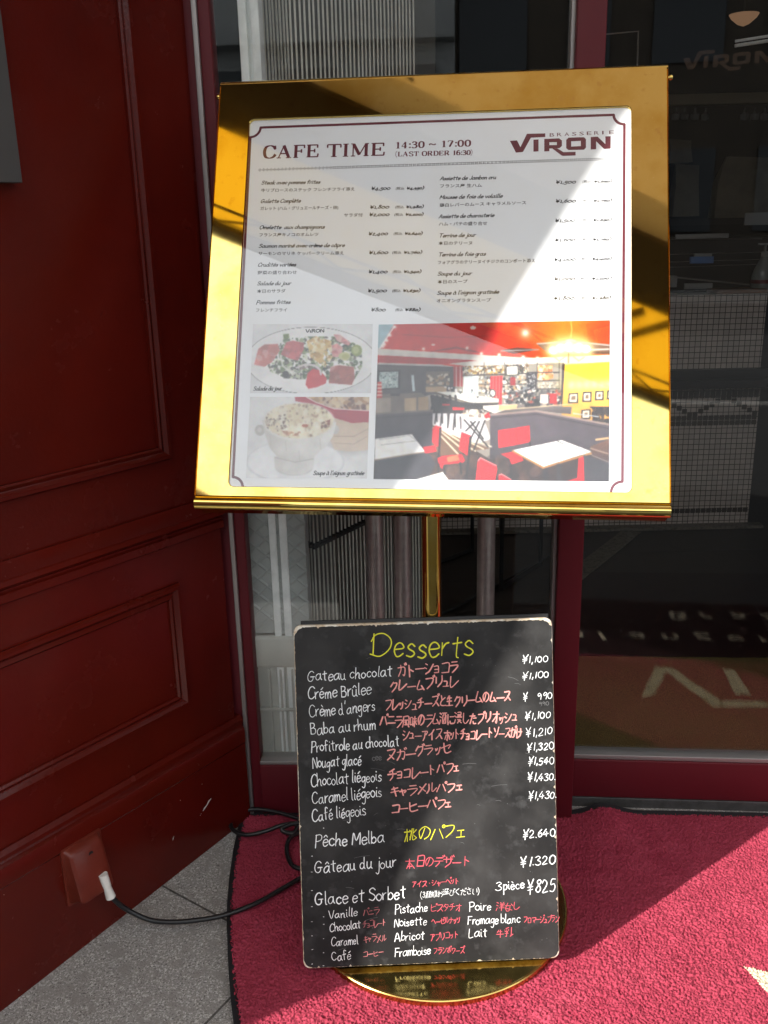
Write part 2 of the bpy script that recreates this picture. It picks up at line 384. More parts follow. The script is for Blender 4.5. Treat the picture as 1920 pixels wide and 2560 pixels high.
mb.grid([[WALL.P(*p) for p in r] for r in rings], close_u=True); mb.poly([WALL.P(*p) for p in face2])
mb.build('cover_shell', M_box, ob, 40)
mb = MB(); cs, cz = (s0 + s1) / 2 + .006, zt - .022
f = (zt - cz) / H; nn = .0475 * (.60 + .56 * f) + .0006
mb.lathe(WALL.P(cs, cz, nn - .0005), [(.0001, .0), (.0036, .0), (.0042, .0008), (.0046, .0002)], 20, (Vector(WALL.u), Vector(WALL.v), Vector(WALL.n)))
mb.build('screw_hole', M_hole, ob, 40)
cab = thing('power_cable', WALL.P(O[0] + .03, O[1] - .05, .03), 'thick black cable with white plug running from outlet cover to the stand', 'cable')
pa, pb = WALL.off(.05).hit([(263, 2202)])[0], WALL.off(.055).hit([(277, 2243)])[0]
mb = MB(); d = pb - pa
mb.tube([pa - d * .4, pa, pa + d * .45, pa + d * .8, pb], [.0085, .0085, .0072, .0085, .0092], 16); mb.build('plug', M_plug, cab, 50)
def spline(pts, n=10):
    P = [Vector(p) for p in pts]; P = [P[0] * 2 - P[1]] + P + [P[-1] * 2 - P[-2]]; out = []
    for i in range(1, len(P) - 2):
        for k in range(n):
            t = k / n; a, b, c, e = P[i - 1:i + 3]
            out.append(.5 * ((2 * b) + (c - a) * t + (2 * a - 5 * b + 4 * c - e) * t * t + (3 * b - a - 3 * c + e) * t ** 3))
    return out + [P[-2]]
gz = lambda px, z=.006: Vector(GROUND.off(z).hit([px])[0])
fl = [Vector(pb) - Vector(d) * .1, gz((300, 2262), .045), gz((330, 2281), .022), gz((375, 2300), .004), gz((420, 2305), .001), gz((480, 2302), .002), gz((560, 2288), .006), gz((640, 2258), .010), gz((705, 2222), .012), gz((760, 2190), .012), gz((830, 2150), .010)]
mb = MB(); mb.tube(spline(fl, 8), .0047, 10)
lp = [gz((860, 2110), .012), gz((790, 2062), .012), gz((742, 2045), .014), gz((690, 2030), .016), gz((640, 2023), .016), gz((602, 2030), .012), gz((578, 2048), .010), gz((582, 2074), .010), gz((615, 2087), .012), gz((660, 2079), .018), gz((705, 2063), .026), gz((740, 2060), .030), gz((735, 2082), .024), gz((712, 2080), .024), gz((706, 2070), .03), gz((740, 2058), .034), gz((790, 2060), .03)]
mb.tube(spline(lp, 8), .0047, 10)
lp = [gz((800, 2055), .022), gz((745, 2082), .02), gz((722, 2100), .018), gz((717, 2130), .013), gz((728, 2160), .011), gz((750, 2172), .010), gz((800, 2180), .010)]
mb.tube(spline(lp, 8), .0047, 10)
mb.build('cable_run', M_cable, cab, 80)
# ------------------------------------------------------------------ writing: strokes and printed type
LAT = {
'a': '9,8 6,10 2,8 0,4 2,0 6,1 9,6|9,10 9,3 11,0', 'b': '0,19 0,0|0,6 4,10 8,7 8,3 4,0 0,2', 'c': '8,8 5,10 1,8 0,4 2,1 5,0 8,2',
'd': '8,7 4,10 0,6 1,1 5,0 8,4|8,19 8,3 10,0', 'e': '0,5 8,6 7,9 4,10 1,8 0,4 2,0 5,0 8,2', 'f': '8,17 5,19 3,16 3,0|0,10 7,11',
'g': '8,8 5,10 1,8 0,4 3,1 8,5|8,10 8,-5 5,-9 1,-7', 'h': '0,19 0,0|0,5 4,10 7,8 7,2 9,0', 'i': '1,10 1,2 3,0|1,15 1.3,14', 'I': '1,10 1,2 3,0',
'j': '4,10 4,-4 2,-8 -1,-6|4,15 4.3,14', 'k': '0,19 0,0|8,10 0,4 8,0', 'l': '1,19 1,2 3,0', 'm': '0,10 0,0|0,5 3,10 5,8 5,0|5,5 8,10 11,8 11,1 12,0',
'n': '0,10 0,0|0,5 4,10 7,8 7,1 9,0', 'o': '4,10 0,7 0,3 4,0 8,3 8,7 4,10', 'p': '0,10 0,-9|0,7 4,10 8,7 7,2 3,0 0,2', 'r': '0,10 0,0|0,5 3,9 6,10',
's': '7,8 4,10 1,8 2,6 6,4 7,2 4,0 0,1', 't': '4,16 4,2 6,0|0,11 8,12', 'u': '0,10 0,3 3,0 7,3|7,10 7,2 9,0', 'v': '0,10 4,0 8,10', 'x': '0,10 8,0|8,10 0,0',
'y': '0,10 4,2|8,10 2,-8', 'z': '0,10 7,10 0,0 8,0',
'A': '0,0 7,18 13,0|3,6 11,6', 'B': '1,18 1,0|1,18 8,17 9,13 6,10 1,9|6,10 10,8 11,4 8,0 1,0', 'C': '12,15 8,18 3,16 0,9 2,2 7,0 12,3',
'D': '3,18 2,1|0,2 7,0 14,6 15,13 10,18 4,17 1,12', 'F': '1,18 1,0|0,18 11,18|1,10 9,10', 'G': '12,15 8,18 3,16 0,9 2,2 7,0 11,3 11,8|6,8 14,8',
'J': '8,18 8,4 5,0 1,2', 'L': '1,18 1,0 10,1', 'M': '0,0 1,18 7,6 13,18 14,0', 'N': '0,0 1,18 11,0 11,18', 'O': '7,18 1,14 0,7 4,0 10,2 13,9 11,16 7,18',
'P': '1,18 1,-2|0,17 7,18 11,15 10,10 5,8 1,8', 'R': '1,18 1,0|1,18 8,18 10,14 7,10 1,9|6,9 12,0', 'S': '11,15 7,18 2,16 2,12 9,8 11,4 7,0 1,2', 'T': '0,18 13,18|6.5,18 6.5,0',
'V': '0,18 6,0 12,18', '0': '5,16 1,12 1,4 5,0 9,4 9,12 5,16', '1': '4,16 3,0', '2': '1,12 4,16 8,13 7,8 1,0 9,1', '3': '1,14 5,16 8,13 4,9 8,6 8,2 4,0 0,2',
'4': '6,16 0,5 10,6|7,10 6,0', '5': '9,16 3,16 2,9 7,10 9,5 6,0 1,1', '6': '7,16 2,10 1,4 4,0 8,3 7,8 2,7', '7': '0,16 9,16 4,0', '8': '8,14 5,16 2,13 8,5 5,0 1,4 8,13',
'9': '8,12 4,16 1,12 3,8 8,12 7,0', '¥': '0,18 4,10 9,19|4,10 4,-2|0,8 8,9|0,4 8,5', ',': '2,2 1,-3', '.': '1,1 2,0.4', "'": '2,19 1,14', '(': '4,20 0,12 0,4 4,-4', ')': '0,20 4,12 4,4 0,-4', '·': '1,6 2,6'}
ACC = {'é': ('e', '3,13 7,16'), 'è': ('e', '3,16 6,13'), 'ê': ('e', '1,13 4,16 7,13'), 'â': ('a', '2,13 5,16 8,13'), 'û': ('u', '1,13 4,16 7,13'), 'à': ('a', '3,16 6,13')}
KANA = {'ア': '188865 574320', 'イ': '895614 5650', 'エ': '1888 5851 0191', 'オ': '1797 696051 6611', 'カ': '1787827061 494510', 'キ': '2788 1495 4960', 'ク': '4915 48887430',
'コ': '188881 1181', 'サ': '0797 3934 797420', 'シ': '1837 0524 105297', 'ス': '18885310 5490', 'セ': '059774 39325091', 'ソ': '1835 896330', 'タ': '4915 48887430 3664', 'チ': '7927 0595 585320',
'ツ': '1825 4836 896230', 'テ': '2888 0595 555320', 'ト': '3930 3674', 'ナ': '0696 595320', 'ニ': '1777 0292', 'ヌ': '18885310 3470', 'ノ': '894210', 'ハ': '3801 6891', 'ヒ': '19123091 1587',
'フ': '18887420', 'ヘ': '043791', 'ホ': '0797 595041 3511 7591', 'マ': '089853 3561', 'ム': '491181 6490', 'メ': '8910 2782', 'ラ': '2989 06967330', 'リ': '2823 898440', 'ル': '282300 595194',
'レ': '191095', 'ロ': '1811 188881 1181', 'ワ': '1815 18887430', 'ン': '1836 105297', 'ー': '0494', 'ヨ': '188880 2484 1080', 'ユ': '287761 0191', 'ヤ': '069774 3950', '・': '4554',
'の': '5832211659968250', 'に': '191022 4797 435191', 'し': '29225093', 'た': '0777 4910 5595 526090', 'か': '06776140 3910 8794', 'け': '1910 4696 797320', 'な': '0676 3913 7896 6561302391',
'お': '0676 39311124759370 8896', 'ひ': '18481330717894', 'く': '792570', 'さ': '1687 4973 233070', 'い': '181230 7883', 'と': '3945 8734215090',
'生': '3916 1777 1474 4940 0090', '本': '0797 4940 4610 4690 2262', '日': '2920 298980 2585 2080', '牛': '3916 1777 0494 5950', '桃': '0747 2920 2600 695541 4857 4354 796192 9876 9274',
'洋': '0928 0625 0013 4958 8978 4797 4585 3393 6760', '乳': '4918 0706 2726 4746 053523252010 0343 79716092', '風': '191300 19898190 3676 3463 3643 5652 3272', '味': '0802 083832 0232 4787 3595 6960 6541 6592',
'酒': '0928 0625 0013 3999 474087 8780 4080 5957 7977 4383 4161', '浸': '0928 0625 0013 498986 4686 4787 3595 4382 4390 7340', '種': '4918 0646 2920 2600 8958 5797 559593 5553 5595 5555 7951 4191 5373',
'類': '0747 2940 2711 5999 686282 6888 8882 6282 6150 8191', '選': '0918 0626 261201 0192 3959 5937 6999 9977 3595 4662 7662 3393'}
DAK = {'ガ': 'カ', 'グ': 'ク', 'ザ': 'サ', 'ジ': 'シ', 'ズ': 'ス', 'ゼ': 'セ', 'デ': 'テ', 'バ': 'ハ', 'ブ': 'フ', 'ベ': 'ヘ', 'ボ': 'ホ', 'が': 'か', 'び': 'ひ', 'だ': 'た'}
HAN = {'パ': 'ハ', 'ピ': 'ヒ', 'プ': 'フ', 'ペ': 'ヘ'}
SML = {'ッ': 'ツ', 'ョ': 'ヨ', 'ュ': 'ユ', 'ャ': 'ヤ', 'ェ': 'エ'}
def glyph(ch, jp=False):
    """strokes in units (1 = x-height for Latin, 1 = body for kana) and advance"""
    if ch == ' ': return [], (.6 if not jp else .5)
    if ch in LAT or ch in ACC:
        base, acc = (ch, None) if ch in LAT else ACC[ch]
        src = LAT[base] + ('|' + acc if acc else '')
        st = [[tuple(float(q) / 10 for q in p.split(',')) for p in s_.split()] for s_ in src.split('|')]
        if ch in '0123456789¥()' and jp: st = [[(x * .5, y * .5) for x, y in s_] for s_ in st]
        return st, max(x for s_ in st for x, y in s_) + (.28 if not jp else .12)
    extra = []; k = 1.
    if ch in DAK: ch = DAK[ch]; extra = [[(.80, 1.0), (.88, .86)], [(.94, 1.05), (1.02, .91)]]
    elif ch in HAN: ch = HAN[ch]; extra = [[(.92 + .09 * math.cos(q), .95 + .09 * math.sin(q)) for q in np.linspace(0, 6.28, 7)]]
    elif ch in SML: ch = SML[ch]; k = .66
    st = [[(int(s_[i]) / 10 * k, int(s_[i + 1]) / 10 * k) for i in range(0, len(s_), 2)] for s_ in KANA[ch].split()]
    return st + extra, (.98 if k == 1 else .74)
def smooth(p, n=4):
    if len(p) < 3: return [np.array(q) for q in p]
    P = [np.array(q, float) for q in p]; P = [2 * P[0] - P[1]] + P + [2 * P[-1] - P[-2]]; out = []
    for i in range(1, len(P) - 2):
        a, b, c, e = P[i - 1:i + 3]
        for k in range(n):
            t = k / n; out.append(.5 * (2 * b + (c - a) * t + (2 * a - 5 * b + 4 * c - e) * t * t + (3 * b - a - 3 * c + e) * t ** 3))
    return out + [P[-2]]
class Ink:
    """flat lettering laid on a plane; every stroke a hair above the one before so none share a plane"""
    def __init__(s, plane, base=.0003): s.pl = plane; s.mb = MB(); s.mb.fix = False; s.k = 0; s.base = base
    def lift(s): s.k += 1; return s.base + (s.k % 40) * 6e-6
    def ribbon(s, pts, wd, nib=None, taper=True):
        pts = [np.array(p, float) for p in pts]; q = [pts[0]]
        for p in pts[1:]:
            if np.linalg.norm(p - q[-1]) > 1e-5: q.append(p)
        pts = q; n = len(pts)
        if n < 2: return
        z = s.lift(); L, Rr = [], []
        d0 = unit(pts[1] - pts[0]); d1 = unit(pts[-1] - pts[-2])
        pts = [pts[0] - d0 * wd * .42] + pts + [pts[-1] + d1 * wd * .42]; n += 2
        for i, p in enumerate(pts):
            d = unit(pts[min(i + 1, n - 1)] - pts[max(i - 1, 0)]); nn = np.array([-d[1], d[0]])
            ww = wd
            if nib: ww = wd * (nib[1] + (1 - nib[1]) * abs(d[0] * math.sin(nib[0]) - d[1] * math.cos(nib[0])))
            if i in (0, n - 1): ww *= .5
            L.append(s.pl.P(*(p + nn * ww / 2), z)); Rr.append(s.pl.P(*(p - nn * ww / 2), z))
        s.mb.grid([Rr, L])
    def poly(s, uv):
        z = s.lift(); s.mb.poly([s.pl.P(u, v, z) for u, v in uv])
    def text(s, txt, a, b, xh, wd, jp=False, nib=None, shear=0., jit=.03, sx=None):
        """a, b: baseline ends (uv); xh: unit height; wd: stroke width"""
        a, b = np.array(a), np.array(b); L = np.linalg.norm(b - a); e = (b - a) / L; f = np.array([-e[1], e[0]])
        gl = [glyph(c, jp) for c in txt]; tot = sum(g_[1] for g_ in gl) - (.28 if not jp else .1); k = sx or L / tot; x = 0
        for (st, adv), c in zip(gl, txt):
            r = random.uniform(-1, 1) * jit; dy = random.uniform(-1, 1) * jit * 1.5; sc = 1 + random.uniform(-1, 1) * jit
            for q in st:
                p = [(x + px * sc + py * (shear + r), py * sc + dy) for px, py in q]
                p = smooth(p) if not (jp and False) else p
                s.ribbon([a + e * (u * k) + f * (v * xh) for u, v in p], wd * random.uniform(1 - jit * 3, 1 + jit * 3), nib)
            x += adv
    def build(s, name, m_, parent): return s.mb.build(name, m_, parent)
FONTJOBS = []
def typeset(job_name, plane, txt, a, b, h, off=0., shear=0., lift=.0003):
    cu = bpy.data.curves.new('type', 'FONT'); cu.body = txt; cu.resolution_u = 2; cu.offset = off; cu.fill_mode = 'FRONT'
    o = bpy.data.objects.new('type', cu); COL.objects.link(o); FONTJOBS.append((job_name, plane, o, np.array(a), np.array(b), h, shear, lift))
def run_type():
    dg = bpy.context.evaluated_depsgraph_get(); res = {}
    for nm, pl_, o, a, b, h, shear, lift in FONTJOBS:
        me = bpy.data.meshes.new_from_object(o.evaluated_get(dg)); v = np.array([q.co[:2] for q in me.vertices])
        if not len(v): continue
        x0, x1 = v[:, 0].min(), v[:, 0].max(); L = np.linalg.norm(b - a); e = (b - a) / L; f = np.array([-e[1], e[0]])
        k = L / (x1 - x0); mb = res.setdefault(nm, MB()); mb.fix = False; i = len(mb.v)
        for x, y in v:
            q = a + e * ((x - x0) * k) + f * (y * h) + e * (y * h * shear); mb.v.append(tuple(pl_.P(q[0], q[1], lift)))
        mb.f += [tuple(i + t_ for t_ in p.vertices) for p in me.polygons]
        bpy.data.meshes.remove(me)
    for nm, pl_, o, *_x in FONTJOBS:
        cu = o.data; bpy.data.objects.remove(o); bpy.data.curves.remove(cu)
    FONTJOBS.clear(); return res
def crop(ox, oy, sc): return lambda pts: [(ox + x / sc, oy + y / sc) for x, y in pts]
# ------------------------------------------------------------------ red door mat
mat_ = thing('door_mat', (.3, 1.5, 0), 'raspberry red looped door mat with black rubber edge under the menu stand', 'door mat')
lo = GROUND.hit([(598, 2051), (583, 2120), (572.6, 2193), (567, 2260), (566.6, 2312), (569, 2380), (572, 2440), (577, 2500), (584, 2560)])[:, :2]
li = GROUND.hit([(616, 2037), (602, 2100), (591, 2156), (582, 2240), (579.5, 2300), (582, 2381), (587, 2440), (593, 2500), (600, 2541)])[:, :2]
ext = np.array([(-.235, 1.14), (-.19, 1.0), (-.10, .85), (.05, .72), (.22, .64)])
lo = np.vstack([[(-.345, 1.815)], lo, ext - [.018, .006]]); li = np.vstack([[(-.318, 1.80)], li, ext])
def left_edge(y): return np.interp(-np.asarray(y), -li[:, 1], li[:, 0])
bx = np.array([-.4, -.25, .40, .60, 1.0, 1.6]); by = np.array([1.805, 1.798, 1.778, 1.772, 1.742, 1.69])
def back_edge(x): return np.interp(x, bx, by)
def hump(x, y): return .020 * math.exp(-((x - .475) / .045) ** 2) * max(0., min(1., (y - 1.66) / .10))
mb = MB()
for (p, q) in ((lo, li),):
    mb.grid([[(a[0], a[1], -.0075) for a in p], [(a[0], a[1], -.003) for a in p], [(b[0], b[1], -.0042) for b in q], [(b[0] + .02, b[1], -.0075) for b in q]])
xx = np.linspace(-.34, 1.62, 90)
mb.grid([[(x, back_edge(x) + .016, -.0075) for x in xx], [(x, back_edge(x) + .016, -.001 + hump(x, 2)) for x in xx], [(x, back_edge(x) - .01, -.006 + hump(x, 2)) for x in xx]])
mb.build('rubber_edge', M_rubber, mat_, 40)
VP_ = [(.615, 1.331), (.652, 1.312), (.702, 1.165), (.80, 1.36), (.945, 1.345), (.950, 1.312), (.826, 1.325), (.723, 1.135), (.672, 1.138)]
IP_ = [(.864, 1.128), (.899, 1.128), (.914, 1.275), (.871, 1.284)]
def inside(x, y, P):
    c = np.zeros(x.shape, bool); n = len(P)
    for i in range(n):
        (x0, y0), (x1, y1) = P[i], P[(i + 1) % n]
        if y0 == y1: continue
        k = ((y0 > y) != (y1 > y)) & (x < (x1 - x0) * (y - y0) / (y1 - y0) + x0); c ^= k
    return c
def pile(x0, x1, y0, y1, st, amp, base=0.):
    X, Y = np.meshgrid(np.arange(x0, x1, st), np.arange(y0, y1, st)); ny, nx = X.shape
    X = X + rng.uniform(-.42, .42, X.shape) * st; Y = Y + rng.uniform(-.42, .42, Y.shape) * st
    Z = rng.uniform(0, 1, X.shape) ** 1.4 * amp
    k = rng.uniform(0, 1, (ny // 24 + 3, nx // 24 + 3)); yi = np.arange(ny) / 24; xi = np.arange(nx) / 24
    a = yi.astype(int); b = xi.astype(int); fy = (yi - a)[:, None]; fx = (xi - b)[None, :]
    low = (k[a][:, b] * (1 - fy) * (1 - fx) + k[a + 1][:, b] * fy * (1 - fx) + k[a][:, b + 1] * (1 - fy) * fx + k[a + 1][:, b + 1] * fy * fx)
    Z = Z - amp * .55 + (low - .5) * .003 + base
    Z = Z + np.vectorize(hump)(X, Y)
    cx = (X[:-1, :-1] + X[1:, 1:]) / 2; cy = (Y[:-1, :-1] + Y[1:, 1:]) / 2
    wob = rng.uniform(-.004, .003, cx.shape)
    keep = (cx > left_edge(cy) + wob) & (cy < back_edge(cx) + wob * .7)
    cream = inside(cx, cy, VP_) | inside(cx, cy, IP_)
    idx = np.arange(ny * nx).reshape(ny, nx); q = np.stack([idx[:-1, :-1], idx[:-1, 1:], idx[1:, 1:], idx[1:, :-1]], -1)[keep]
    return np.stack([X, Y, Z], -1).reshape(-1, 3), q, cream[keep].astype(int)
V_, F_, C_ = [], [], []; off = 0
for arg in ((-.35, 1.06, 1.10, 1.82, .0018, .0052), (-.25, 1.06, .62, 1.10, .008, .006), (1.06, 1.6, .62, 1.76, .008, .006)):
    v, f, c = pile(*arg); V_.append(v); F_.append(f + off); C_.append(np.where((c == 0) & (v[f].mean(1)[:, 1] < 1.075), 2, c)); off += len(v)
V_ = np.vstack(V_); F_ = np.vstack(F_); C_ = np.concatenate(C_)
used = np.unique(F_); rem = -np.ones(len(V_), int); rem[used] = np.arange(len(used)); V_ = V_[used]; F_ = rem[F_]
me = bpy.data.meshes.new('pile'); me.vertices.add(len(V_)); me.vertices.foreach_set('co', V_.ravel())
me.loops.add(F_.size); me.loops.foreach_set('vertex_index', F_.ravel()); me.polygons.add(len(F_))
me.polygons.foreach_set('loop_start', np.arange(0, F_.size, 4)); me.polygons.foreach_set('loop_total', np.full(len(F_), 4))
me.update(calc_edges=True); me.materials.append(M_pile); me.materials.append(M_cream); me.materials.append(M_shadepile)
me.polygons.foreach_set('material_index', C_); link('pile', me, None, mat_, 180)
for txt, x0, y0, n, hgt in (('Boulangerie', .218, .955, 11, .088), ('Brasserie', .757, .745, 9, .096)):
    pl_ = GROUND.off(.006)
    for i, c in enumerate(txt):
        a = np.array([x0 + i * .099, y0 - i * .0055 - .02]); wdt = {'l': .012, 'i': .012, 'r': .035, 'B': .056}.get(c, .052)
        typeset('mat_lettering', pl_, c, a, a + np.array([wdt, -.003]), hgt, off=.01, lift=0)

# ------------------------------------------------------------------ brass menu stand
DC = (.0807, 1.508)
st = thing('menu_stand', (DC[0], DC[1], 0), 'polished brass menu stand with a large framed cafe menu on a round base', 'menu stand')
mb = MB(); rd_ = .2545
mb.lathe((DC[0], DC[1], 0), [(rd_ - .002, -.002), (rd_, .0), (rd_, .0092), (rd_ - .0012, .0108), (rd_ - .0035, .0113)], 128)
mb.build('base_rim', M_brassedge, st, 30)
mb = MB(); mb.lathe((DC[0], DC[1], 0), [(rd_ - .0036, .0108), (rd_ - .0040, .0116), (rd_ - .012, .0117), (.0001, .0117)], 128)
mb.build('base_disc', M_brassold, st, 30)
mb = MB(); mb.lathe((DC[0], DC[1] + .0155, .0117), [(.0172, 0), (.0172, 1.106)], 40); mb.build('pole', M_brass, st, 40)
mb = MB(); mb.lathe((DC[0], DC[1] + .0155, .0117), [(.045, 0), (.045, .004), (.030, .010), (.021, .022), (.019, .03)], 40); mb.build('pole_collar', M_brass, st, 40)
HW, HH = .623 * CAMZ * KS / 2, .5947 * CAMZ * KS / 2
q = SIGN.uv([(620, 299), (1580, 261), (1580, 1231), (573, 1218)])
u0, u1 = (q[0][0] + q[3][0]) / 2, (q[1][0] + q[2][0]) / 2; v0, v1 = (q[2][1] + q[3][1]) / 2, (q[0][1] + q[1][1]) / 2
SP = SIGN.P
mb = MB()
def rr(u0, u1, v0, v1, r, n, k=7):
    out = []
    for (cx, cy, a0) in ((u1 - r, v1 - r, 0), (u0 + r, v1 - r, 90), (u0 + r, v0 + r, 180), (u1 - r, v0 + r, 270)):
        for j in range(k): out.append((cx + r * math.cos(R_(a0 + 90 * j / (k - 1))), cy + r * math.sin(R_(a0 + 90 * j / (k - 1))), n))
    return out
B_ = .0022
def corners(k, n, e=0):
    c = [(HW - e, HH - e * 0), (-HW + e, HH), (-HW + e, -HH), (HW - e, -HH)]; return [(*c[i], n) for i in range(4) for j in range(k)]
inn = rr(u0, u1, v0, v1, .009, 0); inn2 = rr(u0 + .0008, u1 - .0008, v0 + .0008, v1 - .0008, .0085, -.0009); inn3 = rr(u0 + .0009, u1 - .0009, v0 + .0009, v1 - .0009, .0085, -.009)
mb.grid([[SP(*p) for p in r] for r in (corners(7, -B_), corners(7, 0, B_), inn, inn2, inn3)], close_u=True)
prof = [(HH, -.0)] + [(HH + .011 * math.sin(a) * 1.0, -.016 + .016 * math.cos(a)) for a in np.linspace(.12, 1.57, 9)] + [(HH + .011, -.048), (-HH - .021, -.048)]
prof += [(-HH - .011 - .0105 * math.cos(a), -.0085 - .0105 * -math.sin(a)) for a in np.linspace(-1.2, 2.75, 18)] + [(-HH - .0012, -.0045), (-HH, -.0022), (-HH, -.0002)]
A_ = [SP(-HW, v, n) for v, n in prof]; Bq = [SP(HW, v, n) for v, n in prof]
mb.grid([A_, Bq]); mb.poly(A_[::-1]); mb.poly(Bq)
mb.fix = True; mb.build('frame', M_brass, st, 28)
for px, sg in (((551, 232), -1), ((1671, 183), 1)):
    c = SIGN.uv([px])[0]; mb = MB(); ax = (Vector(SIGN.v), Vector(SIGN.n), Vector(SIGN.u) * sg)
    mb.lathe(SP(sg * HW, c[1], -.012), [(.0025, -.002), (.0025, .003), (.0042, .0035), (.0045, .006), (.0035, .0085), (.0001, .0095)], 16, ax)
    mb.build('side_knob', M_brass, st, 50)
mb = MB(); mb.box(SP(u0 + .0012, v0 + .0012, -.0035), SIGN.u * (u1 - u0 - .0024), SIGN.v * (v1 - v0 - .0024), SIGN.n * .0022); mb.build('acrylic_cover', M_glassp, st)
mb = MB(); mb.box(POSTER.P(u0 - .01, v0 - .01, -.001), POSTER.u * (u1 - u0 + .02), POSTER.v * (v1 - v0 + .02), POSTER.n * .001)
poster = mb.build('poster', M_paper, st)
poster['label'] = 'white printed cafe menu with prices and three photos'

# border line with scooped corners
PU = lambda pts: POSTER.uv(pts)
bo = Ink(POSTER, .0001)
c1 = PU([(649, 319), (626, 342), (1539, 287), (1561, 306), (582, 1202), (605, 1219), (1556, 1212), (1531, 1231)])
lw_ = .0042
def arc(c, r, a0, a1, n=10): return [(c[0] + r * math.cos(R_(a0 + (a1 - a0) * k / n)), c[1] + r * math.sin(R_(a0 + (a1 - a0) * k / n))) for k in range(n + 1)]
tl, tr, bl, br = (c1[1][0], c1[0][1]), (c1[3][0], c1[2][1]), (c1[4][0], c1[5][1]), (c1[6][0], c1[7][1])
ra = .0165
for a, b in (((tl[0] + ra, tl[1]), (tr[0] - ra, tr[1])), ((tl[0], tl[1] - ra), (bl[0], bl[1] + ra)), ((tr[0], tr[1] - ra), (br[0], br[1] + ra))):
    bo.ribbon([a, b], lw_)
for c, a0 in ((tl, -90), (tr, 180), (bl, 0), (br, 90)): bo.ribbon(arc(c, ra, a0, a0 + 90), lw_)
bo.build('border_line', M_winered, poster)

# heading in bold serif capitals
SER = {  # stems (thick), bars (thin), serifs drawn from these: 't' thick stroke, 'n' thin stroke, 's' serif at point
'C': [('c', '9,7.2 7.6,9.2 5,10 2.2,8.8 1.2,5 2.2,1.2 5,0 7.8,1 9.2,3'), ('t', '8.9,10 8.9,6.8', .5)], 'A': [('n', '1.4,0.3 5,10'), ('t', '4.8,10 8.6,.3'), ('n', '2.6,3.4 7.2,3.4'), ('s', '0,0 3,0'), ('s', '6.6,0 10.4,0')],
'F': [('t', '2.2,0 2.2,10'), ('n', '2.2,9.7 8.4,9.7'), ('n', '2.2,5.1 6.2,5.1'), ('t', '8.2,9.8 8.2,7.4', .5), ('t', '6.2,6.6 6.2,3.7', .5), ('s', '.6,0 4,0'), ('s', '.6,9.75 3,9.75')],
'E': [('t', '2.2,0 2.2,10'), ('n', '2.2,9.7 8.4,9.7'), ('n', '2.2,5.1 6.2,5.1'), ('n', '2.2,.25 8.6,.25'), ('t', '8.2,9.8 8.2,7.4', .5), ('t', '6.2,6.6 6.2,3.7', .5), ('t', '8.5,.2 8.7,2.8', .5), ('s', '.6,9.75 3,9.75'), ('s', '.6,.2 3,.2')],
'T': [('t', '5,0 5,10'), ('n', '.8,9.7 9.2,9.7'), ('t', '.8,9.8 .8,7.2', .5), ('t', '9.2,9.8 9.2,7.2', .5), ('s', '3.2,.1 6.8,.1')], 'I': [('t', '2.2,0 2.2,10'), ('s', '.5,.1 3.9,.1'), ('s', '.5,9.8 3.9,9.8')],
'M': [('n', '2,0 2,10'), ('t', '2.2,9.6 6,1'), ('n', '6,1 9.8,9.6'), ('t', '10.2,0 10.2,10'), ('s', '.6,.1 3.4,.1'), ('s', '8.6,.1 11.8,.1'), ('s', '.6,9.8 2.6,9.8'), ('s', '9.8,9.8 11.8,9.8')],
'L': [('t', '2.2,0 2.2,10'), ('n', '2.2,.25 8,.25'), ('t', '7.9,.2 8.1,3', .5), ('s', '.6,9.8 4,9.8'), ('s', '.6,.2 3,.2')], 'S': [('c', '7.4,8 5.6,9.8 2.8,9.6 1.4,7.8 2.6,6 6.4,4.2 7.8,2.4 6.4,.4 3.4,0 1.2,1.6'), ('t', '7.4,10 7.4,7.4', .4), ('t', '1.1,2.8 1.1,0', .4)],
'O': [('c', '5,10 2,8.6 1,5 2,1.4 5,0 8,1.4 9,5 8,8.6 5,10')], 'R': [('t', '2.2,0 2.2,10'), ('c', '2.2,9.8 6,9.8 7.6,8.6 7.6,6.6 6,5.2 2.2,5'), ('t', '5,5.1 8.8,.2'), ('s', '.6,.1 4,.1'), ('s', '.6,9.8 2.6,9.8'), ('s', '8,.1 9.8,.1')],
'D': [('t', '2.2,0 2.2,10'), ('c', '2.2,9.8 5.6,9.8 8.4,8 9,5 8.4,2 5.6,.2 2.2,.2'), ('s', '.6,.2 2.6,.2'), ('s', '.6,9.8 2.6,9.8')],
'0': [('c', '4,10 1.8,8.4 1.2,5 1.8,1.6 4,0 6.2,1.6 6.8,5 6.2,8.4 4,10')], '1': [('t', '3.4,0 3.4,10'), ('n', '1.4,8.4 3.4,9.8'), ('s', '1.4,.1 5.4,.1')], '3': [('c', '1.2,8.4 3.6,10 6,8.4 5.4,6.2 3.2,5.4 5.8,4.6 6.6,2.4 5,.3 2.8,0 1,1.2')],
'4': [('t', '5,0 5,10'), ('n', '4.8,9.8 .8,3'), ('n', '.8,2.8 7,2.8'), ('s', '3.6,.1 6.4,.1')], '6': [('c', '6.2,8.8 4.2,10 2,8 1.2,4 2,1 4,0 6.2,1.2 6.8,3.4 5.6,5.6 3.6,5.8 1.6,4')], '7': [('n', '1.2,9.7 7,9.7'), ('t', '6.8,9.6 3,0'), ('t', '1.2,9.8 1.2,7.6', .4)],
':': [('t', '2,5.4 2,7.4'), ('t', '2,0 2,2')], '~': [('c', '0,4 1.6,5.8 4,4.6 6,4 7.6,5.6')], '(': [('n', '4,12 1.6,8 1.6,2 4,-2.4')], ')': [('n', '0,12 2.4,8 2.4,2 0,-2.4')], ' ': []}
hd = Ink(POSTER, .0001)
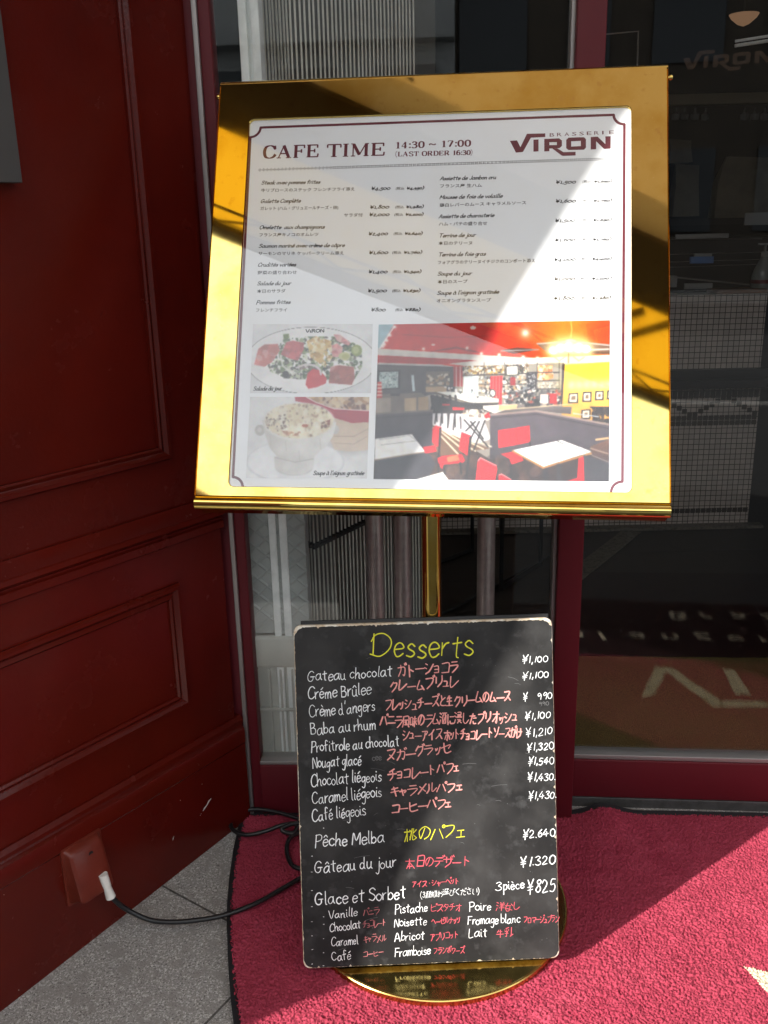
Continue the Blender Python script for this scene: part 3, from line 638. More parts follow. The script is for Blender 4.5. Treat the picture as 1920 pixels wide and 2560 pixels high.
def serif(txt, a, b, cap, tk=2.35, gap=1.0):
    a, b = np.array(a), np.array(b); L = np.linalg.norm(b - a); e = (b - a) / L; f = np.array([-e[1], e[0]])
    items = []; x = 0
    for c in txt:
        st_ = SER[c]; pts = [[float(t_) for t_ in p.split(',')] for s_ in st_ for p in s_[1].split()]
        items.append((x, st_)); x += (max(p[0] for p in pts) + gap) if pts else 5
    k = L / (x - gap); kv = cap / 10; kk = min(k, kv) if True else k
    for x, st_ in items:
        for s_ in st_:
            p = [np.array([float(t_) for t_ in q_.split(',')]) for q_ in s_[1].split()]
            if s_[0] == 'c': p = smooth(p, 5)
            p = [a + e * ((q_[0] + x) * k) + f * (q_[1] * kv) for q_ in p]
            wd = {'t': tk, 'n': .95, 's': .7, 'c': tk * 1.02}[s_[0]] * (s_[2] if len(s_) > 2 else 1) * kv
            hd.ribbon_flat(p, wd, s_[0] == 'c')
def ribbon_flat(s, pts, wd, curved):
    pts = [np.array(p, float) for p in pts]; n = len(pts); z = s.lift(); L, Rr = [], []
    for i, p in enumerate(pts):
        d = unit(pts[min(i + 1, n - 1)] - pts[max(i - 1, 0)]); nn = np.array([-d[1], d[0]])
        ww = wd * (.30 + .72 * abs(d[1])) if curved else wd
        L.append(s.pl.P(*(p + nn * ww / 2), z)); Rr.append(s.pl.P(*(p - nn * ww / 2), z))
    s.mb.grid([Rr, L])
Ink.ribbon_flat = ribbon_flat
h1 = crop(560, 240, 2.9625); h2 = crop(1040, 240, 2.5136)
pxs = np.linalg.norm(np.diff(PU([(1000, 400), (1001, 400)]), axis=0))        # size of one photo pixel on the menu
def H(txt, a, b, cap, **k): A = PU([a, b]); serif(txt, A[0], A[1], cap * pxs, **k)
H('CAFE', *h1([(285, 462), (695, 452)]), 99 / 2.96); H('TIME', *h1([(755, 452), (1185, 440)]), 99 / 2.96)
H('14:30 ~ 17:00', h1([(1268, 389)])[0], h2([(340, 316)])[0], 16.5, tk=2.7, gap=1.6)
H('(LAST ORDER 16:30)', h1([(1265, 448)])[0], h2([(352, 369)])[0], 11.8, tk=2.7, gap=1.2)
hd.build('heading', M_winered, poster)
# house logo
lg = Ink(POSTER, .0001)
LOGO = [[(590, 282), (635, 279), (656, 322), (628, 356)], [(656, 322), (697, 238), (722, 262), (672, 352), (628, 356)], [(697, 238), (812, 235), (812, 258), (722, 262)],
 [(738, 275), (770, 273), (770, 348), (738, 350)], [(806, 270), (838, 269), (838, 347), (806, 349)], [(838, 269), (899, 266), (917, 280), (885, 290), (838, 291)], [(885, 290), (917, 280), (917, 314), (885, 308)],
 [(838, 309), (885, 308), (917, 314), (901, 328), (838, 331)], [(856, 330), (888, 329), (926, 353), (919, 377)], [(926, 353), (1003, 351), (1003, 374), (919, 377)],
 [(944, 276), (958, 262), (975, 285), (975, 318), (958, 340), (944, 328)], [(958, 262), (1055, 259), (1036, 282), (975, 285)], [(1055, 259), (1068, 271), (1068, 324), (1055, 338), (1036, 315), (1036, 282)], [(1055, 338), (958, 340), (975, 318), (1036, 315)],
 [(1098, 258), (1132, 256), (1132, 335), (1098, 337)], [(1132, 256), (1142, 256), (1190, 303), (1190, 333), (1182, 333), (1132, 285)], [(1190, 254), (1223, 253), (1223, 331), (1190, 333)]]
for P_ in LOGO: lg.poly(PU(h2(P_))[::-1])
A = PU(h2([(840, 256), (1225, 239)])); e = unit(A[1] - A[0])
for i, c in enumerate('BRASSERIE'):
    pp = A[0] + (A[1] - A[0]) * (i * .1215 + (.007 if c == 'I' else 0)); typeset('logo_small', POSTER, c, pp, pp + e * (.0022 if c == 'I' else .0072), 24 / 2.51 * pxs * 1.38, lift=.0001)
lg.build('logo', M_winered, poster)
dt = Ink(POSTER, .0001); A = PU([(650, 425), (1529, 397)])
for i in range(92):
    c = A[0] + (A[1] - A[0]) * i / 91; r = .0021; q_ = .0011
    dirs = [(1, 0), (0, 1), (-1, 0), (0, -1)] if i < 20 else [(.8, .8), (-.8, .8), (-.8, -.8), (.8, -.8)]
    for dx, dy in dirs:
        k = c + np.array([dx, dy]) * r * .8; a, b = np.array([dx, dy]) * q_ * .8, np.array([-dy, dx]) * q_ * .55
        dt.poly([k - a - b, k + a - b, k + a + b, k - a + b] if True else None)
dt.build('dotted_rule', M_ink, poster)
# dishes and prices
LC, RC = crop(600, 430, 3.3857), crop(1070, 420, 3.3857)
NIB = (R_(35), .55)
def D(cr, txt, x0, y0, x1, y1, xh=17): A = PU(cr([(x0, y0), (x1, y1)])); k = Ink(POSTER, .0001); k.text(txt, A[0], A[1], xh / 3.3857 * pxs, .00145, nib=NIB, shear=.26, jit=0); k.build('dish_name', M_ink, poster)
JN = [0]
def Jp(cr, txt, x0, y0, x1, y1, h=30): JN[0] += 1; A = PU(cr([(x0, y0), (x1, y1)])); typeset('japanese_line%d' % JN[0], POSTER, txt, A[0], A[1], h * 1.16 / 3.3857 * pxs, off=.014, lift=.0001)
def Pr(k, cr, txt, x0, y0, x1, y1, xh=17): A = PU(cr([(x0, y0), (x1, y1)])); k.text(txt, A[0], A[1], xh / 3.3857 * pxs * 1.05, .00165, nib=NIB, shear=.18, jit=0)
OLD = {'0': '5,10 1,8 0,5 1,2 5,0 9,2 10,5 9,8 5,10', '1': '3,10 3,0|1.6,10 3,10|1.4,0 4.6,0', '2': '1,7 4,10 7,8 1,0 8,0', '3': '1,9 5,10 8,7 4,4 8,1 7,-4 1,-5', '4': '7,10 0,0 10,0|7,10 7,-5', '5': '8,10 3,10 2,4 7,4 8,-1 5,-5 1,-4', '7': '0,10 9,10 4,-5', '9': '8,6 4,10 1,6 4,3 8,6 7,-1 3,-5', '¥': '0,15 5,8 10,15|5,8 5,0|1,7 9,7|1,4 9,4'}
keep = {k: LAT[k] for k in OLD}; LAT.update(OLD)
def row(cr, fr, jp, pr, tx):
    if fr: D(cr, *fr)
    k = Ink(POSTER, .0001); Jp(cr, *jp); Pr(k, cr, *pr); k.build('price', M_ink, poster); k = Ink(POSTER, .0001)
    t_, x0, y0, x1, y1 = tx; Jp(cr, '(税込', x0, y0, x0 + (x1 - x0) * .31, y0 - 1, 24); Pr(k, cr, t_ + ')', x0 + (x1 - x0) * .40, y0 - 2, x1, y1, 12.5); k.build('taxed_price', M_ink, poster)
row(LC, ('Steak avec pommes frites', 180, 105, 675, 98), ('牛リブロースのステック フレンチフライ添え', 178, 168, 970, 156), ('¥4,500', 1112, 152, 1268, 149), ('¥4,950', 1318, 149, 1552, 145))
row(LC, ('Galette Complète', 175, 262, 510, 257), ('ガレット (ハム・グリュエールチーズ・卵)', 172, 321, 832, 313), ('¥1,800', 1100, 310, 1258, 307), ('¥1,980', 1313, 307, 1548, 303))
row(LC, None, ('サラダ付', 880, 378, 1038, 376), ('¥2,000', 1094, 373, 1260, 371), ('¥2,200', 1305, 371, 1546, 368))
row(LC, ('Omelette  aux champignons', 165, 483, 712, 478), ('フランス産キノコのオムレツ', 163, 545, 663, 540), ('¥2,400', 1088, 536, 1248, 533), ('¥2,640', 1300, 532, 1538, 530))
row(LC, ('Saumon mariné avec crème de câpre', 158, 640, 882, 633), ('サーモンのマリネ ケッパークリーム添え', 155, 703, 878, 698), ('¥1,600', 1092, 695, 1250, 693), ('¥1,760', 1288, 692, 1535, 690))
row(LC, ('Crudités variées', 152, 800, 470, 797), ('野菜の盛り合わせ', 148, 865, 480, 862), ('¥1,400', 1088, 857, 1244, 856), ('¥1,540', 1293, 855, 1528, 853))
row(LC, ('Salade du jour', 145, 958, 428, 955), ('本日のサラダ', 143, 1022, 385, 1019), ('¥1,500', 1082, 1018, 1238, 1016), ('¥1,650', 1288, 1016, 1520, 1014))
row(LC, ('Pommes frites', 138, 1118, 423, 1115), ('フレンチフライ', 135, 1182, 398, 1180), ('¥800', 1110, 1178, 1228, 1178), ('¥880', 1315, 1177, 1520, 1176))
row(RC, ('Assiette de Jambon cru', 102, 103, 573, 93), ('フランス産 生ハム', 103, 165, 455, 159), ('¥1,500', 1082, 132, 1247, 129), ('¥1,650', 1307, 126, 1553, 121))
row(RC, ('Mousse de foie de volaille', 100, 262, 627, 250), ('鶏白レバーのムース キャラメルソース', 98, 328, 830, 306), ('¥1,600', 1080, 293, 1248, 290), ('¥1,760', 1303, 289, 1550, 284))
row(RC, ('Assiette de charcuterie', 92, 425, 557, 413), ('ハム・パテの盛り合せ', 92, 487, 500, 481), ('¥1,500', 1076, 458, 1242, 455), ('¥1,650', 1300, 452, 1547, 448))
row(RC, ('Terrine de jour', 92, 587, 400, 580), ('本日のテリーヌ', 88, 650, 375, 647), ('¥1,600', 1074, 622, 1243, 619), ('¥1,760', 1297, 616, 1545, 613))
row(RC, ('Terrine de foie gras', 88, 748, 485, 740), ('フォアグラのテリーヌイチジクのコンポート添え', 83, 813, 908, 796), ('¥4,000', 1067, 788, 1244, 784), ('¥4,400', 1288, 781, 1547, 776))
row(RC, ('Soupe du jour', 80, 910, 367, 905), ('本日のスープ', 80, 977, 335, 972), ('¥1,000', 1068, 952, 1240, 949), ('¥1,100', 1282, 948, 1547, 942))
row(RC, ("Soupe à l'oignon gratinée", 76, 1073, 597, 1062), ('オニオングラタンスープ', 73, 1137, 533, 1130), ('¥1,800', 1064, 1115, 1235, 1113), ('¥1,980', 1288, 1112, 1542, 1108))
LAT.update(keep)
CP = crop(560, 780, 4.1475)
for t_, a, b in (('Salade du jour', (305, 815), (597, 812)), ("Soupe à l'oignon gratinée", (925, 1690), (1450, 1690))):
    A = PU(CP([a, b])); cap_ = Ink(POSTER, .0009); cap_.text(t_, A[0], A[1], 22 / 4.1475 * pxs, .0015, nib=NIB, shear=.26, jit=0); cap_.build('photo_caption', M_ink, poster)
A = PU(CP([(850, 213), (1035, 211)])); cap_ = Ink(POSTER, .0009); cap_.text('VIRON', A[0], A[1], 17 / 4.1475 * pxs, .0016, jit=.02)
cap_.build('plate_lettering', M_ink, poster)
# ------------------------------------------------------------------ printed photos on the menu (painted in code onto a fine mesh)
class Paint:
    def __init__(s, quad, nx, ny, bgc):
        """quad: TL TR BR BL in drawing coordinates"""
        s.nx, s.ny = nx, ny; q = np.array(quad, float)
        src = np.array([(0, 0), (1, 0), (1, 1), (0, 1)], float); A = []; b = []
        for (u, v), (x, y) in zip(src, q):
            A += [[u, v, 1, 0, 0, 0, -u * x, -v * x], [0, 0, 0, u, v, 1, -u * y, -v * y]]; b += [x, y]
        h = np.linalg.solve(np.array(A), np.array(b)); U, V = np.meshgrid(np.linspace(0, 1, nx), np.linspace(0, 1, ny))
        wv = h[6] * U + h[7] * V + 1; s.X = (h[0] * U + h[1] * V + h[2]) / wv; s.Y = (h[3] * U + h[4] * V + h[5]) / wv
        s.c = np.ones((ny, nx, 3)) * np.array(bgc, float); s.px = (q[1][0] - q[0][0]) / nx
    def put(s, m, col): s.c += (np.array(col, float) - s.c) * m[..., None]
    def poly(s, P, col, a=1., soft=0):
        m = np.zeros(s.X.shape)
        for dx, dy in ((-.3, -.1), (.1, -.3), (.3, .1), (-.1, .3)): m += inside(s.X + dx * s.px, s.Y + dy * s.px, P) * .25
        s.put(m * a, col)
    def gpoly(s, P, c0, c1, ax='y'):
        T = s.Y if ax == 'y' else s.X; k = 1 if ax == 'y' else 0; lo, hi = min(p[k] for p in P), max(p[k] for p in P)
        t = np.clip((T - lo) / max(hi - lo, 1e-6), 0, 1)[..., None]; m = np.zeros(s.X.shape)
        for dx, dy in ((-.3, -.1), (.1, -.3), (.3, .1), (-.1, .3)): m += inside(s.X + dx * s.px, s.Y + dy * s.px, P) * .25
        s.c += (np.array(c0) * (1 - t) + np.array(c1) * t - s.c) * m[..., None]
    def ell(s, x, y, rx, ry, col, a=1., soft=.08):
        d = np.hypot((s.X - x) / rx, (s.Y - y) / ry); s.put(np.clip((1 - d) / soft, 0, 1) * a, col)
    def glow(s, x, y, r, col, a=1.): s.put(np.exp(-((s.X - x) ** 2 + (s.Y - y) ** 2) / r ** 2) * a, col)
    def line(s, pts, wd, col, a=1.):
        for (x0, y0), (x1, y1) in zip(pts[:-1], pts[1:]):
            dx, dy = x1 - x0, y1 - y0; t = np.clip(((s.X - x0) * dx + (s.Y - y0) * dy) / (dx * dx + dy * dy + 1e-9), 0, 1)
            d = np.hypot(s.X - x0 - t * dx, s.Y - y0 - t * dy); s.put(np.clip((wd / 2 - d) / s.px + .5, 0, 1) * a, col)
    def speck(s, P, cols, n, r0, r1, a=.8):
        xs = [p[0] for p in P]; ys = [p[1] for p in P]
        m = inside(s.X, s.Y, P).astype(float)
        for _ in range(n):
            x, y = rng.uniform(min(xs), max(xs)), rng.uniform(min(ys), max(ys)); rx, ry = rng.uniform(r0, r1, 2); an = rng.uniform(0, 3.1)
            X = (s.X - x) * math.cos(an) + (s.Y - y) * math.sin(an); Y = -(s.X - x) * math.sin(an) + (s.Y - y) * math.cos(an)
            s.put(np.clip((1 - np.hypot(X / rx, Y / ry)) / .3, 0, 1) * m * a, cols[rng.integers(len(cols))])
    def build(s, name, quad_px, lift=.0006):
        q = PU(quad_px); me = bpy.data.meshes.new(name); U, V = np.meshgrid(np.linspace(0, 1, s.nx + 1), np.linspace(0, 1, s.ny + 1))
        # place by homography-true corners of the flat print
        p = (q[0] * ((1 - U) * (1 - V))[..., None] + q[1] * (U * (1 - V))[..., None] + q[2] * (U * V)[..., None] + q[3] * ((1 - U) * V)[..., None])
        pts = POSTER.o + p[..., :1] * POSTER.u + p[..., 1:] * POSTER.v + POSTER.n * lift
        idx = np.arange((s.nx + 1) * (s.ny + 1)).reshape(s.ny + 1, s.nx + 1); F = np.stack([idx[1:, :-1], idx[1:, 1:], idx[:-1, 1:], idx[:-1, :-1]], -1).reshape(-1, 4)
        me.vertices.add(idx.size); me.vertices.foreach_set('co', pts.ravel()); me.loops.add(F.size); me.loops.foreach_set('vertex_index', F.ravel())
        me.polygons.add(len(F)); me.polygons.foreach_set('loop_start', np.arange(0, F.size, 4)); me.polygons.foreach_set('loop_total', np.full(len(F), 4)); me.update(calc_edges=True)
        for _ in range(1):
            g = np.pad(s.c, ((1, 1), (1, 1), (0, 0)), 'edge'); s.c = .46 * s.c + .09 * (g[:-2, 1:-1] + g[2:, 1:-1] + g[1:-1, :-2] + g[1:-1, 2:]) + .045 * (g[:-2, :-2] + g[2:, 2:] + g[:-2, 2:] + g[2:, :-2])
        at = me.color_attributes.new('print', 'FLOAT_COLOR', 'CORNER')
        c = np.clip(s.c / 255, 0, 1); c = np.where(c <= .04045, c / 12.92, ((c + .055) / 1.055) ** 2.4) * .80
        c = np.concatenate([c, np.ones((s.ny, s.nx, 1))], -1).reshape(-1, 4); at.data.foreach_set('color', np.repeat(c, 4, 0).ravel())
        return link(name, me, M_print, poster)
M_print = bpy.data.materials.new('photo_print'); M_print.use_nodes = True
_t = M_print.node_tree; _a = _t.nodes.new('ShaderNodeVertexColor'); _a.layer_name = 'print'; _b = _t.nodes['Principled BSDF']
_t.links.new(_a.outputs[0], _b.inputs['Base Color']); _b.inputs['Roughness'].default_value = .5

# restaurant interior
IQ = [(118, 80), (1570, 52), (1563, 1065), (85, 1050)]
p = Paint(IQ, 300, 205, (150, 140, 130))
W_, BK, DK, RD = (250, 248, 242), (38, 32, 34), (62, 56, 60), (214, 22, 32)
p.gpoly([(80, 40), (1600, 40), (1600, 350), (80, 350)], (196, 26, 22), (206, 42, 20), 'y')
p.gpoly([(900, 40), (1600, 40), (1600, 300), (800, 300)], (205, 40, 12), (228, 92, 18), 'x')
p.glow(1330, 70, 190, (255, 160, 20), .9); p.glow(1420, 110, 260, (232, 96, 14), .6); p.glow(1560, 150, 120, (205, 44, 22), .8)
p.poly([(80, 40), (215, 70), (110, 245), (80, 250)], (160, 190, 200)); p.line([(212, 90), (115, 240)], 9, W_)
for x, y in ((215, 92), (185, 145), (165, 178), (150, 202), (140, 216)): p.glow(x, y, 12, (255, 255, 250))
p.poly([(110, 228), (560, 258), (1250, 300), (1600, 270), (1600, 330), (1240, 335), (700, 345), (110, 275)], (212, 206, 198))
p.poly([(110, 272), (735, 305), (500, 330), (110, 318)], (176, 26, 24)); p.poly([(110, 318), (500, 330), (600, 345), (110, 345)], (190, 186, 182))
for k in range(3): p.line([(440 + 30 * k, 250 - 6 * k), (600, 228 - 4 * k), (750 - 25 * k, 256 - 6 * k)], 4, (120, 20, 16))
p.poly([(870, 240), (985, 222), (1130, 235), (960, 265)], (96, 60, 52)); p.line([(880, 245), (1120, 236)], 5, (180, 190, 190)); p.line([(260, 140), (560, 160), (800, 150)], 3, (140, 16, 16))
p.poly([(1100, 195), (1320, 178), (1600, 205), (1600, 265), (1180, 262)], (120, 88, 78)); p.line([(1110, 200), (1320, 184), (1600, 212)], 7, (205, 205, 200)); p.line([(1380, 240), (1600, 232)], 8, (235, 235, 230)); p.line([(1400, 255), (1600, 258)], 5, (70, 50, 40))
p.poly([(1040, 290), (1600, 268), (1600, 312), (1040, 330)], (238, 232, 214))
# left back wall, passage, bar shelves
p.poly([(105, 330), (580, 345), (600, 520), (440, 520), (100, 620)], (74, 70, 72)); p.poly([(108, 370), (250, 366), (246, 486), (112, 490)], (40, 40, 44)); p.poly([(118, 378), (238, 374), (236, 478), (120, 482)], (168, 184, 182))
p.speck([(118, 378), (238, 374), (236, 478), (120, 482)], [(110, 130, 128), (220, 228, 226), (80, 96, 96)], 90, 3, 8)
p.poly([(318, 398), (334, 396), (342, 498), (326, 500)], (190, 205, 208)); p.poly([(412, 374), (560, 374), (556, 470), (412, 470)], (104, 94, 86)); p.speck([(412, 390), (560, 390), (556, 460), (412, 460)], [(200, 190, 170), (70, 60, 54), (150, 120, 90)], 40, 5, 16)
p.poly([(408, 472), (540, 470), (540, 505), (408, 505)], (168, 142, 112))
p.poly([(580, 345), (1280, 318), (1270, 560), (600, 560)], (150, 142, 128)); p.poly([(582, 345), (640, 342), (640, 470), (582, 470)], (168, 40, 42)); p.line([(600, 345), (600, 470)], 6, (220, 200, 195)); p.line([(625, 345), (625, 470)], 6, (220, 200, 195))
p.speck([(640, 340), (1060, 330), (1060, 400), (640, 400)], [(60, 46, 40), (236, 226, 196), (200, 160, 70), (30, 26, 26), (240, 240, 236), (140, 90, 40)], 330, 3, 13)
p.speck([(740, 405), (1060, 405), (1060, 545), (740, 545)], [(60, 50, 46), (236, 232, 224), (190, 150, 100), (24, 22, 24), (120, 130, 140), (220, 210, 190)], 300, 4, 14)
p.line([(640, 402), (1250, 380)], 7, (50, 42, 40)); p.line([(740, 455), (1060, 455)], 5, (60, 50, 46))
p.poly([(912, 340), (992, 336), (992, 398), (912, 402)], (40, 34, 32)); p.poly([(918, 345), (986, 341), (986, 392), (918, 396)], (250, 246, 232))
p.gpoly([(645, 405), (740, 402), (738, 545), (642, 530)], (228, 236, 236), (200, 212, 214), 'x'); p.line([(695, 405), (693, 535)], 4, (150, 165, 168))
p.poly([(815, 405), (892, 402), (886, 582), (866, 582), (868, 545), (812, 540)], (205, 34, 38)); 
for x in (832, 852, 872): p.line([(x, 408), (x - 2, 540)], 5, (236, 110, 104))
p.ell(828, 512, 23, 28, (40, 36, 36)); p.ell(828, 512, 17, 22, (206, 206, 202)); p.poly([(940, 412), (972, 410), (972, 462), (940, 462)], (150, 24, 30))
p.poly([(1045, 380), (1106, 376), (1104, 490), (1045, 496)], (44, 40, 44)); p.speck([(1048, 384), (1103, 380), (1100, 486), (1048, 492)], [(210, 210, 206)], 60, 2, 6)
p.speck([(1108, 335), (1205, 335), (1215, 432), (1108, 432)], [(206, 130, 60), (232, 176, 110), (170, 90, 40), (246, 226, 190)], 80, 6, 20)
p.speck([(1108, 440), (1245, 440), (1245, 485), (1108, 485)], [(225, 220, 205), (120, 110, 96), (180, 170, 150)], 90, 3, 9)
for y in (382, 434, 486): p.line([(1100, y), (1252, y - 3)], 6, (46, 40, 40))
for x in (1110, 1250, 905, 1045, 775): p.line([(x, 318), (x, 500 if x > 1100 else 410)], 4, (50, 46, 46))
p.speck([(900, 490), (1270, 490), (1265, 590), (900, 590)], [(30, 28, 30), (60, 58, 60), (230, 226, 220), (170, 60, 40), (90, 84, 84), (20, 20, 22)], 210, 5, 20); p.poly([(1188, 515), (1236, 512), (1234, 575), (1188, 578)], (176, 30, 34)); p.poly([(1130, 520), (1180, 518), (1178, 575), (1130, 575)], (214, 204, 192))
# bar counter and stools
p.poly([(470, 505), (560, 500), (868, 548), (866, 572), (700, 578), (650, 566)], (226, 226, 220)); p.line([(470, 507), (640, 562), (700, 578), (866, 574)], 9, (90, 78, 62)); p.poly([(440, 520), (640, 570), (866, 580), (760, 640), (600, 640), (452, 640)], (44, 38, 40))
p.speck([(520, 470), (860, 500), (860, 550), (640, 545)], [(240, 240, 238), (60, 60, 60), (200, 180, 150), (250, 250, 250)], 70, 3, 12)
p.poly([(100, 520), (380, 508), (425, 545), (428, 625), (95, 640)], (112, 100, 92)); p.poly([(276, 545), (350, 540), (348, 624), (276, 628)], (176, 152, 120)); p.poly([(362, 538), (424, 534), (426, 620), (362, 622)], (166, 140, 108)); p.poly([(102, 545), (190, 540), (190, 632), (98, 636)], (150, 136, 122)); p.poly([(190, 516), (246, 514), (246, 530), (190, 530)], (50, 46, 46))
p.poly([(108, 440), (132, 440), (138, 540), (104, 545)], (196, 60, 50)); [p.line([(108, y), (134, y)], 7, (240, 220, 210)) for y in (458, 480, 502, 524)]
p.gpoly([(452, 640), (760, 640), (820, 800), (700, 840), (452, 720)], (206, 202, 204), (232, 228, 226), 'y')
for x in (445, 480, 515, 560, 595):
    p.line([(x, 530), (x + 8, 600)], 14, (40, 34, 36)); p.line([(x, 600), (x - 14, 690 + (x - 445) * .35)], 9, BK); p.line([(x + 30, 600), (x + 34, 690 + (x - 445) * .3)], 8, BK)
p.poly([(575, 600), (652, 603), (650, 618), (578, 618)], RD); p.poly([(510, 578), (560, 580), (558, 590), (512, 590)], (180, 24, 30))
# ochre wall, lamps, frames
p.gpoly([(1283, 330), (1600, 312), (1600, 705), (1265, 650)], (252, 210, 60), (214, 150, 62), 'y')
for k in range(6): p.glow(1332 + 48 * k, 460 - k, 26, (255, 255, 235)); p.glow(1332 + 48 * k, 460, 70, (255, 226, 80), .45)
for x, y, a, b in ((1310, 512, 62, 62), (1400, 504, 56, 62), (1480, 498, 54, 58), (1556, 495, 30, 55), (1392, 616, 58, 58)):
    p.poly([(x, y), (x + a, y - 3), (x + a - 2, y + b), (x - 4, y + b + 2)], (36, 26, 22)); p.poly([(x + 8, y + 8), (x + a - 8, y + 6), (x + a - 10, y + b - 8), (x + 5, y + b - 7)], (246, 236, 208)); p.poly([(x + 18, y + 18), (x + a - 18, y + 16), (x + a - 18, y + b - 20), (x + 14, y + b - 18)], (120, 96, 74))
p.poly([(1270, 325), (1286, 325), (1270, 590), (1258, 590)], (56, 40, 40))
p.speck([(1455, 595), (1570, 595), (1570, 700), (1460, 690)], [(30, 24, 26), (40, 30, 30)], 26, 5, 34); p.line([(1450, 600), (1565, 604)], 10, BK); p.line([(1340, 640), (1500, 660)], 6, (190, 205, 214))
# partitions
p.gpoly([(765, 590), (985, 578), (1130, 590), (1330, 598), (1325, 645), (1105, 622), (812, 655)], (120, 110, 104), (66, 58, 60), 'y'); p.poly([(768, 592), (980, 580), (985, 592), (840, 640), (770, 612)], (232, 226, 214)); p.poly([(866, 590), (984, 582), (980, 610), (866, 622)], (212, 178, 128)); p.poly([(1030, 578), (1130, 572), (1130, 596), (1034, 606)], (40, 36, 38))
p.gpoly([(812, 648), (1105, 622), (1600, 712), (1600, 900), (1100, 840), (1050, 900), (812, 930)], (82, 70, 78), (60, 54, 60), 'y'); p.line([(812, 648), (1105, 624), (1600, 716)], 12, (150, 128, 118)); p.line([(820, 668), (1105, 644), (1600, 742)], 5, (38, 32, 34)); p.line([(850, 620), (1330, 580)], 6, (214, 190, 150))
p.gpoly([(85, 640), (450, 618), (450, 880), (85, 910)], (70, 62, 68), (50, 48, 58), 'y'); p.line([(95, 642), (450, 622)], 12, (110, 98, 92)); p.line([(95, 668), (450, 646)], 4, (40, 36, 40))
# floor
p.gpoly([(450, 880), (500, 740), (700, 860), (812, 930), (1050, 900), (1600, 900), (1600, 1080), (80, 1080), (80, 960)], (66, 44, 34), (48, 34, 34), 'y')
p.poly([(452, 712), (560, 770), (812, 860), (700, 875), (560, 905), (500, 905), (452, 860)], (110, 78, 54))
for k in range(5): p.line([(455 + 28 * k, 730 + 22 * k * .3), (620 + 50 * k, 905 - 14 * k)], 9, (232, 218, 190))
p.speck([(420, 900), (1150, 900), (1150, 1060), (420, 1060)], [(84, 56, 40), (40, 28, 28), (110, 84, 70)], 70, 12, 60, .4)
# folding tray table
p.poly([(612, 645), (700, 632), (815, 672), (800, 684), (690, 690), (640, 668)], (238, 232, 222)); p.speck([(640, 615), (790, 615), (790, 670), (640, 660)], [W_, (220, 200, 170), (236, 236, 232), (120, 100, 90)], 40, 6, 22)
for a in ([(650, 680), (800, 850)], [(780, 684), (710, 870)], [(690, 690), (770, 800)], [(720, 690), (660, 750)], [(745, 690), (690, 800)]): p.line(a, 9, (32, 28, 30))
p.poly([(775, 650), (805, 630), (815, 665), (785, 672)], RD)
# tables, chairs
p.poly([(92, 800), (322, 770), (405, 880), (90, 932)], W_); p.line([(90, 934), (408, 882)], 8, (150, 130, 110)); p.poly([(90, 938), (408, 886), (440, 905), (470, 960), (420, 1060), (85, 1060)], (48, 46, 54)); p.line([(120, 805), (310, 780), (350, 812), (130, 838)], 3, (150, 150, 150))
p.poly([(450, 735), (470, 716), (508, 726), (496, 850), (478, 848), (448, 820)], RD); p.line([(500, 735), (488, 950)], 12, (30, 24, 26)); p.poly([(390, 850), (470, 840), (476, 880), (405, 892)], (196, 20, 30))
p.poly([(632, 755), (690, 778), (688, 800), (672, 908), (616, 868)], RD); p.line([(690, 790), (664, 1050)], 14, (30, 24, 26)); p.poly([(482, 920), (510, 908), (636, 896), (655, 938), (640, 950), (520, 962), (512, 992), (488, 960)], (206, 20, 32)); p.poly([(540, 915), (610, 898), (622, 935), (545, 948)], (236, 150, 90), .7)
for a in ([(490, 960), (486, 1010)], [(524, 980), (530, 1050)], [(625, 950), (632, 1020)]): p.line(a, 11, (28, 24, 26))
p.poly([(862, 745), (972, 732), (980, 838), (866, 858)], (216, 22, 34)); p.poly([(974, 730), (1062, 716), (1066, 820), (980, 838)], (204, 20, 30)); p.line([(973, 734), (979, 838)], 4, (140, 12, 20)); p.poly([(878, 895), (985, 875), (1025, 935), (948, 962), (935, 925)], RD); p.line([(946, 962), (946, 1050)], 10, (30, 26, 28)); p.line([(1064, 820), (1066, 850)], 8, (30, 26, 28))
p.poly([(955, 872), (1265, 808), (1455, 880), (1150, 975)], W_); p.line([(955, 876), (1148, 982), (1455, 890)], 11, (176, 120, 62)); p.line([(1240, 815), (1275, 832)], 6, (60, 60, 62)); p.line([(1130, 838), (1215, 858)], 4, (120, 120, 124)); p.line([(1350, 858), (1425, 884)], 5, (80, 80, 84)); p.line([(1290, 880), (1345, 905)], 4, (130, 130, 130))
p.poly([(1145, 990), (1180, 982), (1180, 1060), (1150, 1060)], (40, 34, 38)); p.poly([(1232, 960), (1262, 952), (1262, 1060), (1234, 1060)], (52, 46, 50))
p.poly([(720, 1060), (735, 940), (750, 918), (850, 966), (858, 990), (845, 1060)], (216, 24, 36)); p.line([(738, 938), (752, 920), (850, 968)], 7, (250, 150, 150)); p.poly([(866, 1025), (885, 1020), (950, 1060), (866, 1060)], (216, 24, 36)); p.line([(870, 1026), (885, 1022), (945, 1056)], 6, (250, 160, 160)); p.poly([(330, 1060), (515, 1008), (552, 1060)], W_)
p.poly([(1372, 925), (1402, 908), (1416, 930), (1410, 1065), (1300, 1065), (1365, 1045)], (216, 22, 34))
p.poly([(1405, 900), (1600, 960), (1600, 1080), (1410, 1080)], (58, 56, 62)); p.gpoly([(1448, 848), (1600, 790), (1600, 960), (1460, 905)], (110, 72, 54), (60, 46, 46), 'y'); p.line([(1450, 860), (1600, 905)], 8, (150, 124, 110)); p.line([(1460, 905), (1600, 960)], 6, (130, 120, 120)); p.line([(1485, 805), (1600, 790)], 12, (206, 170, 120))
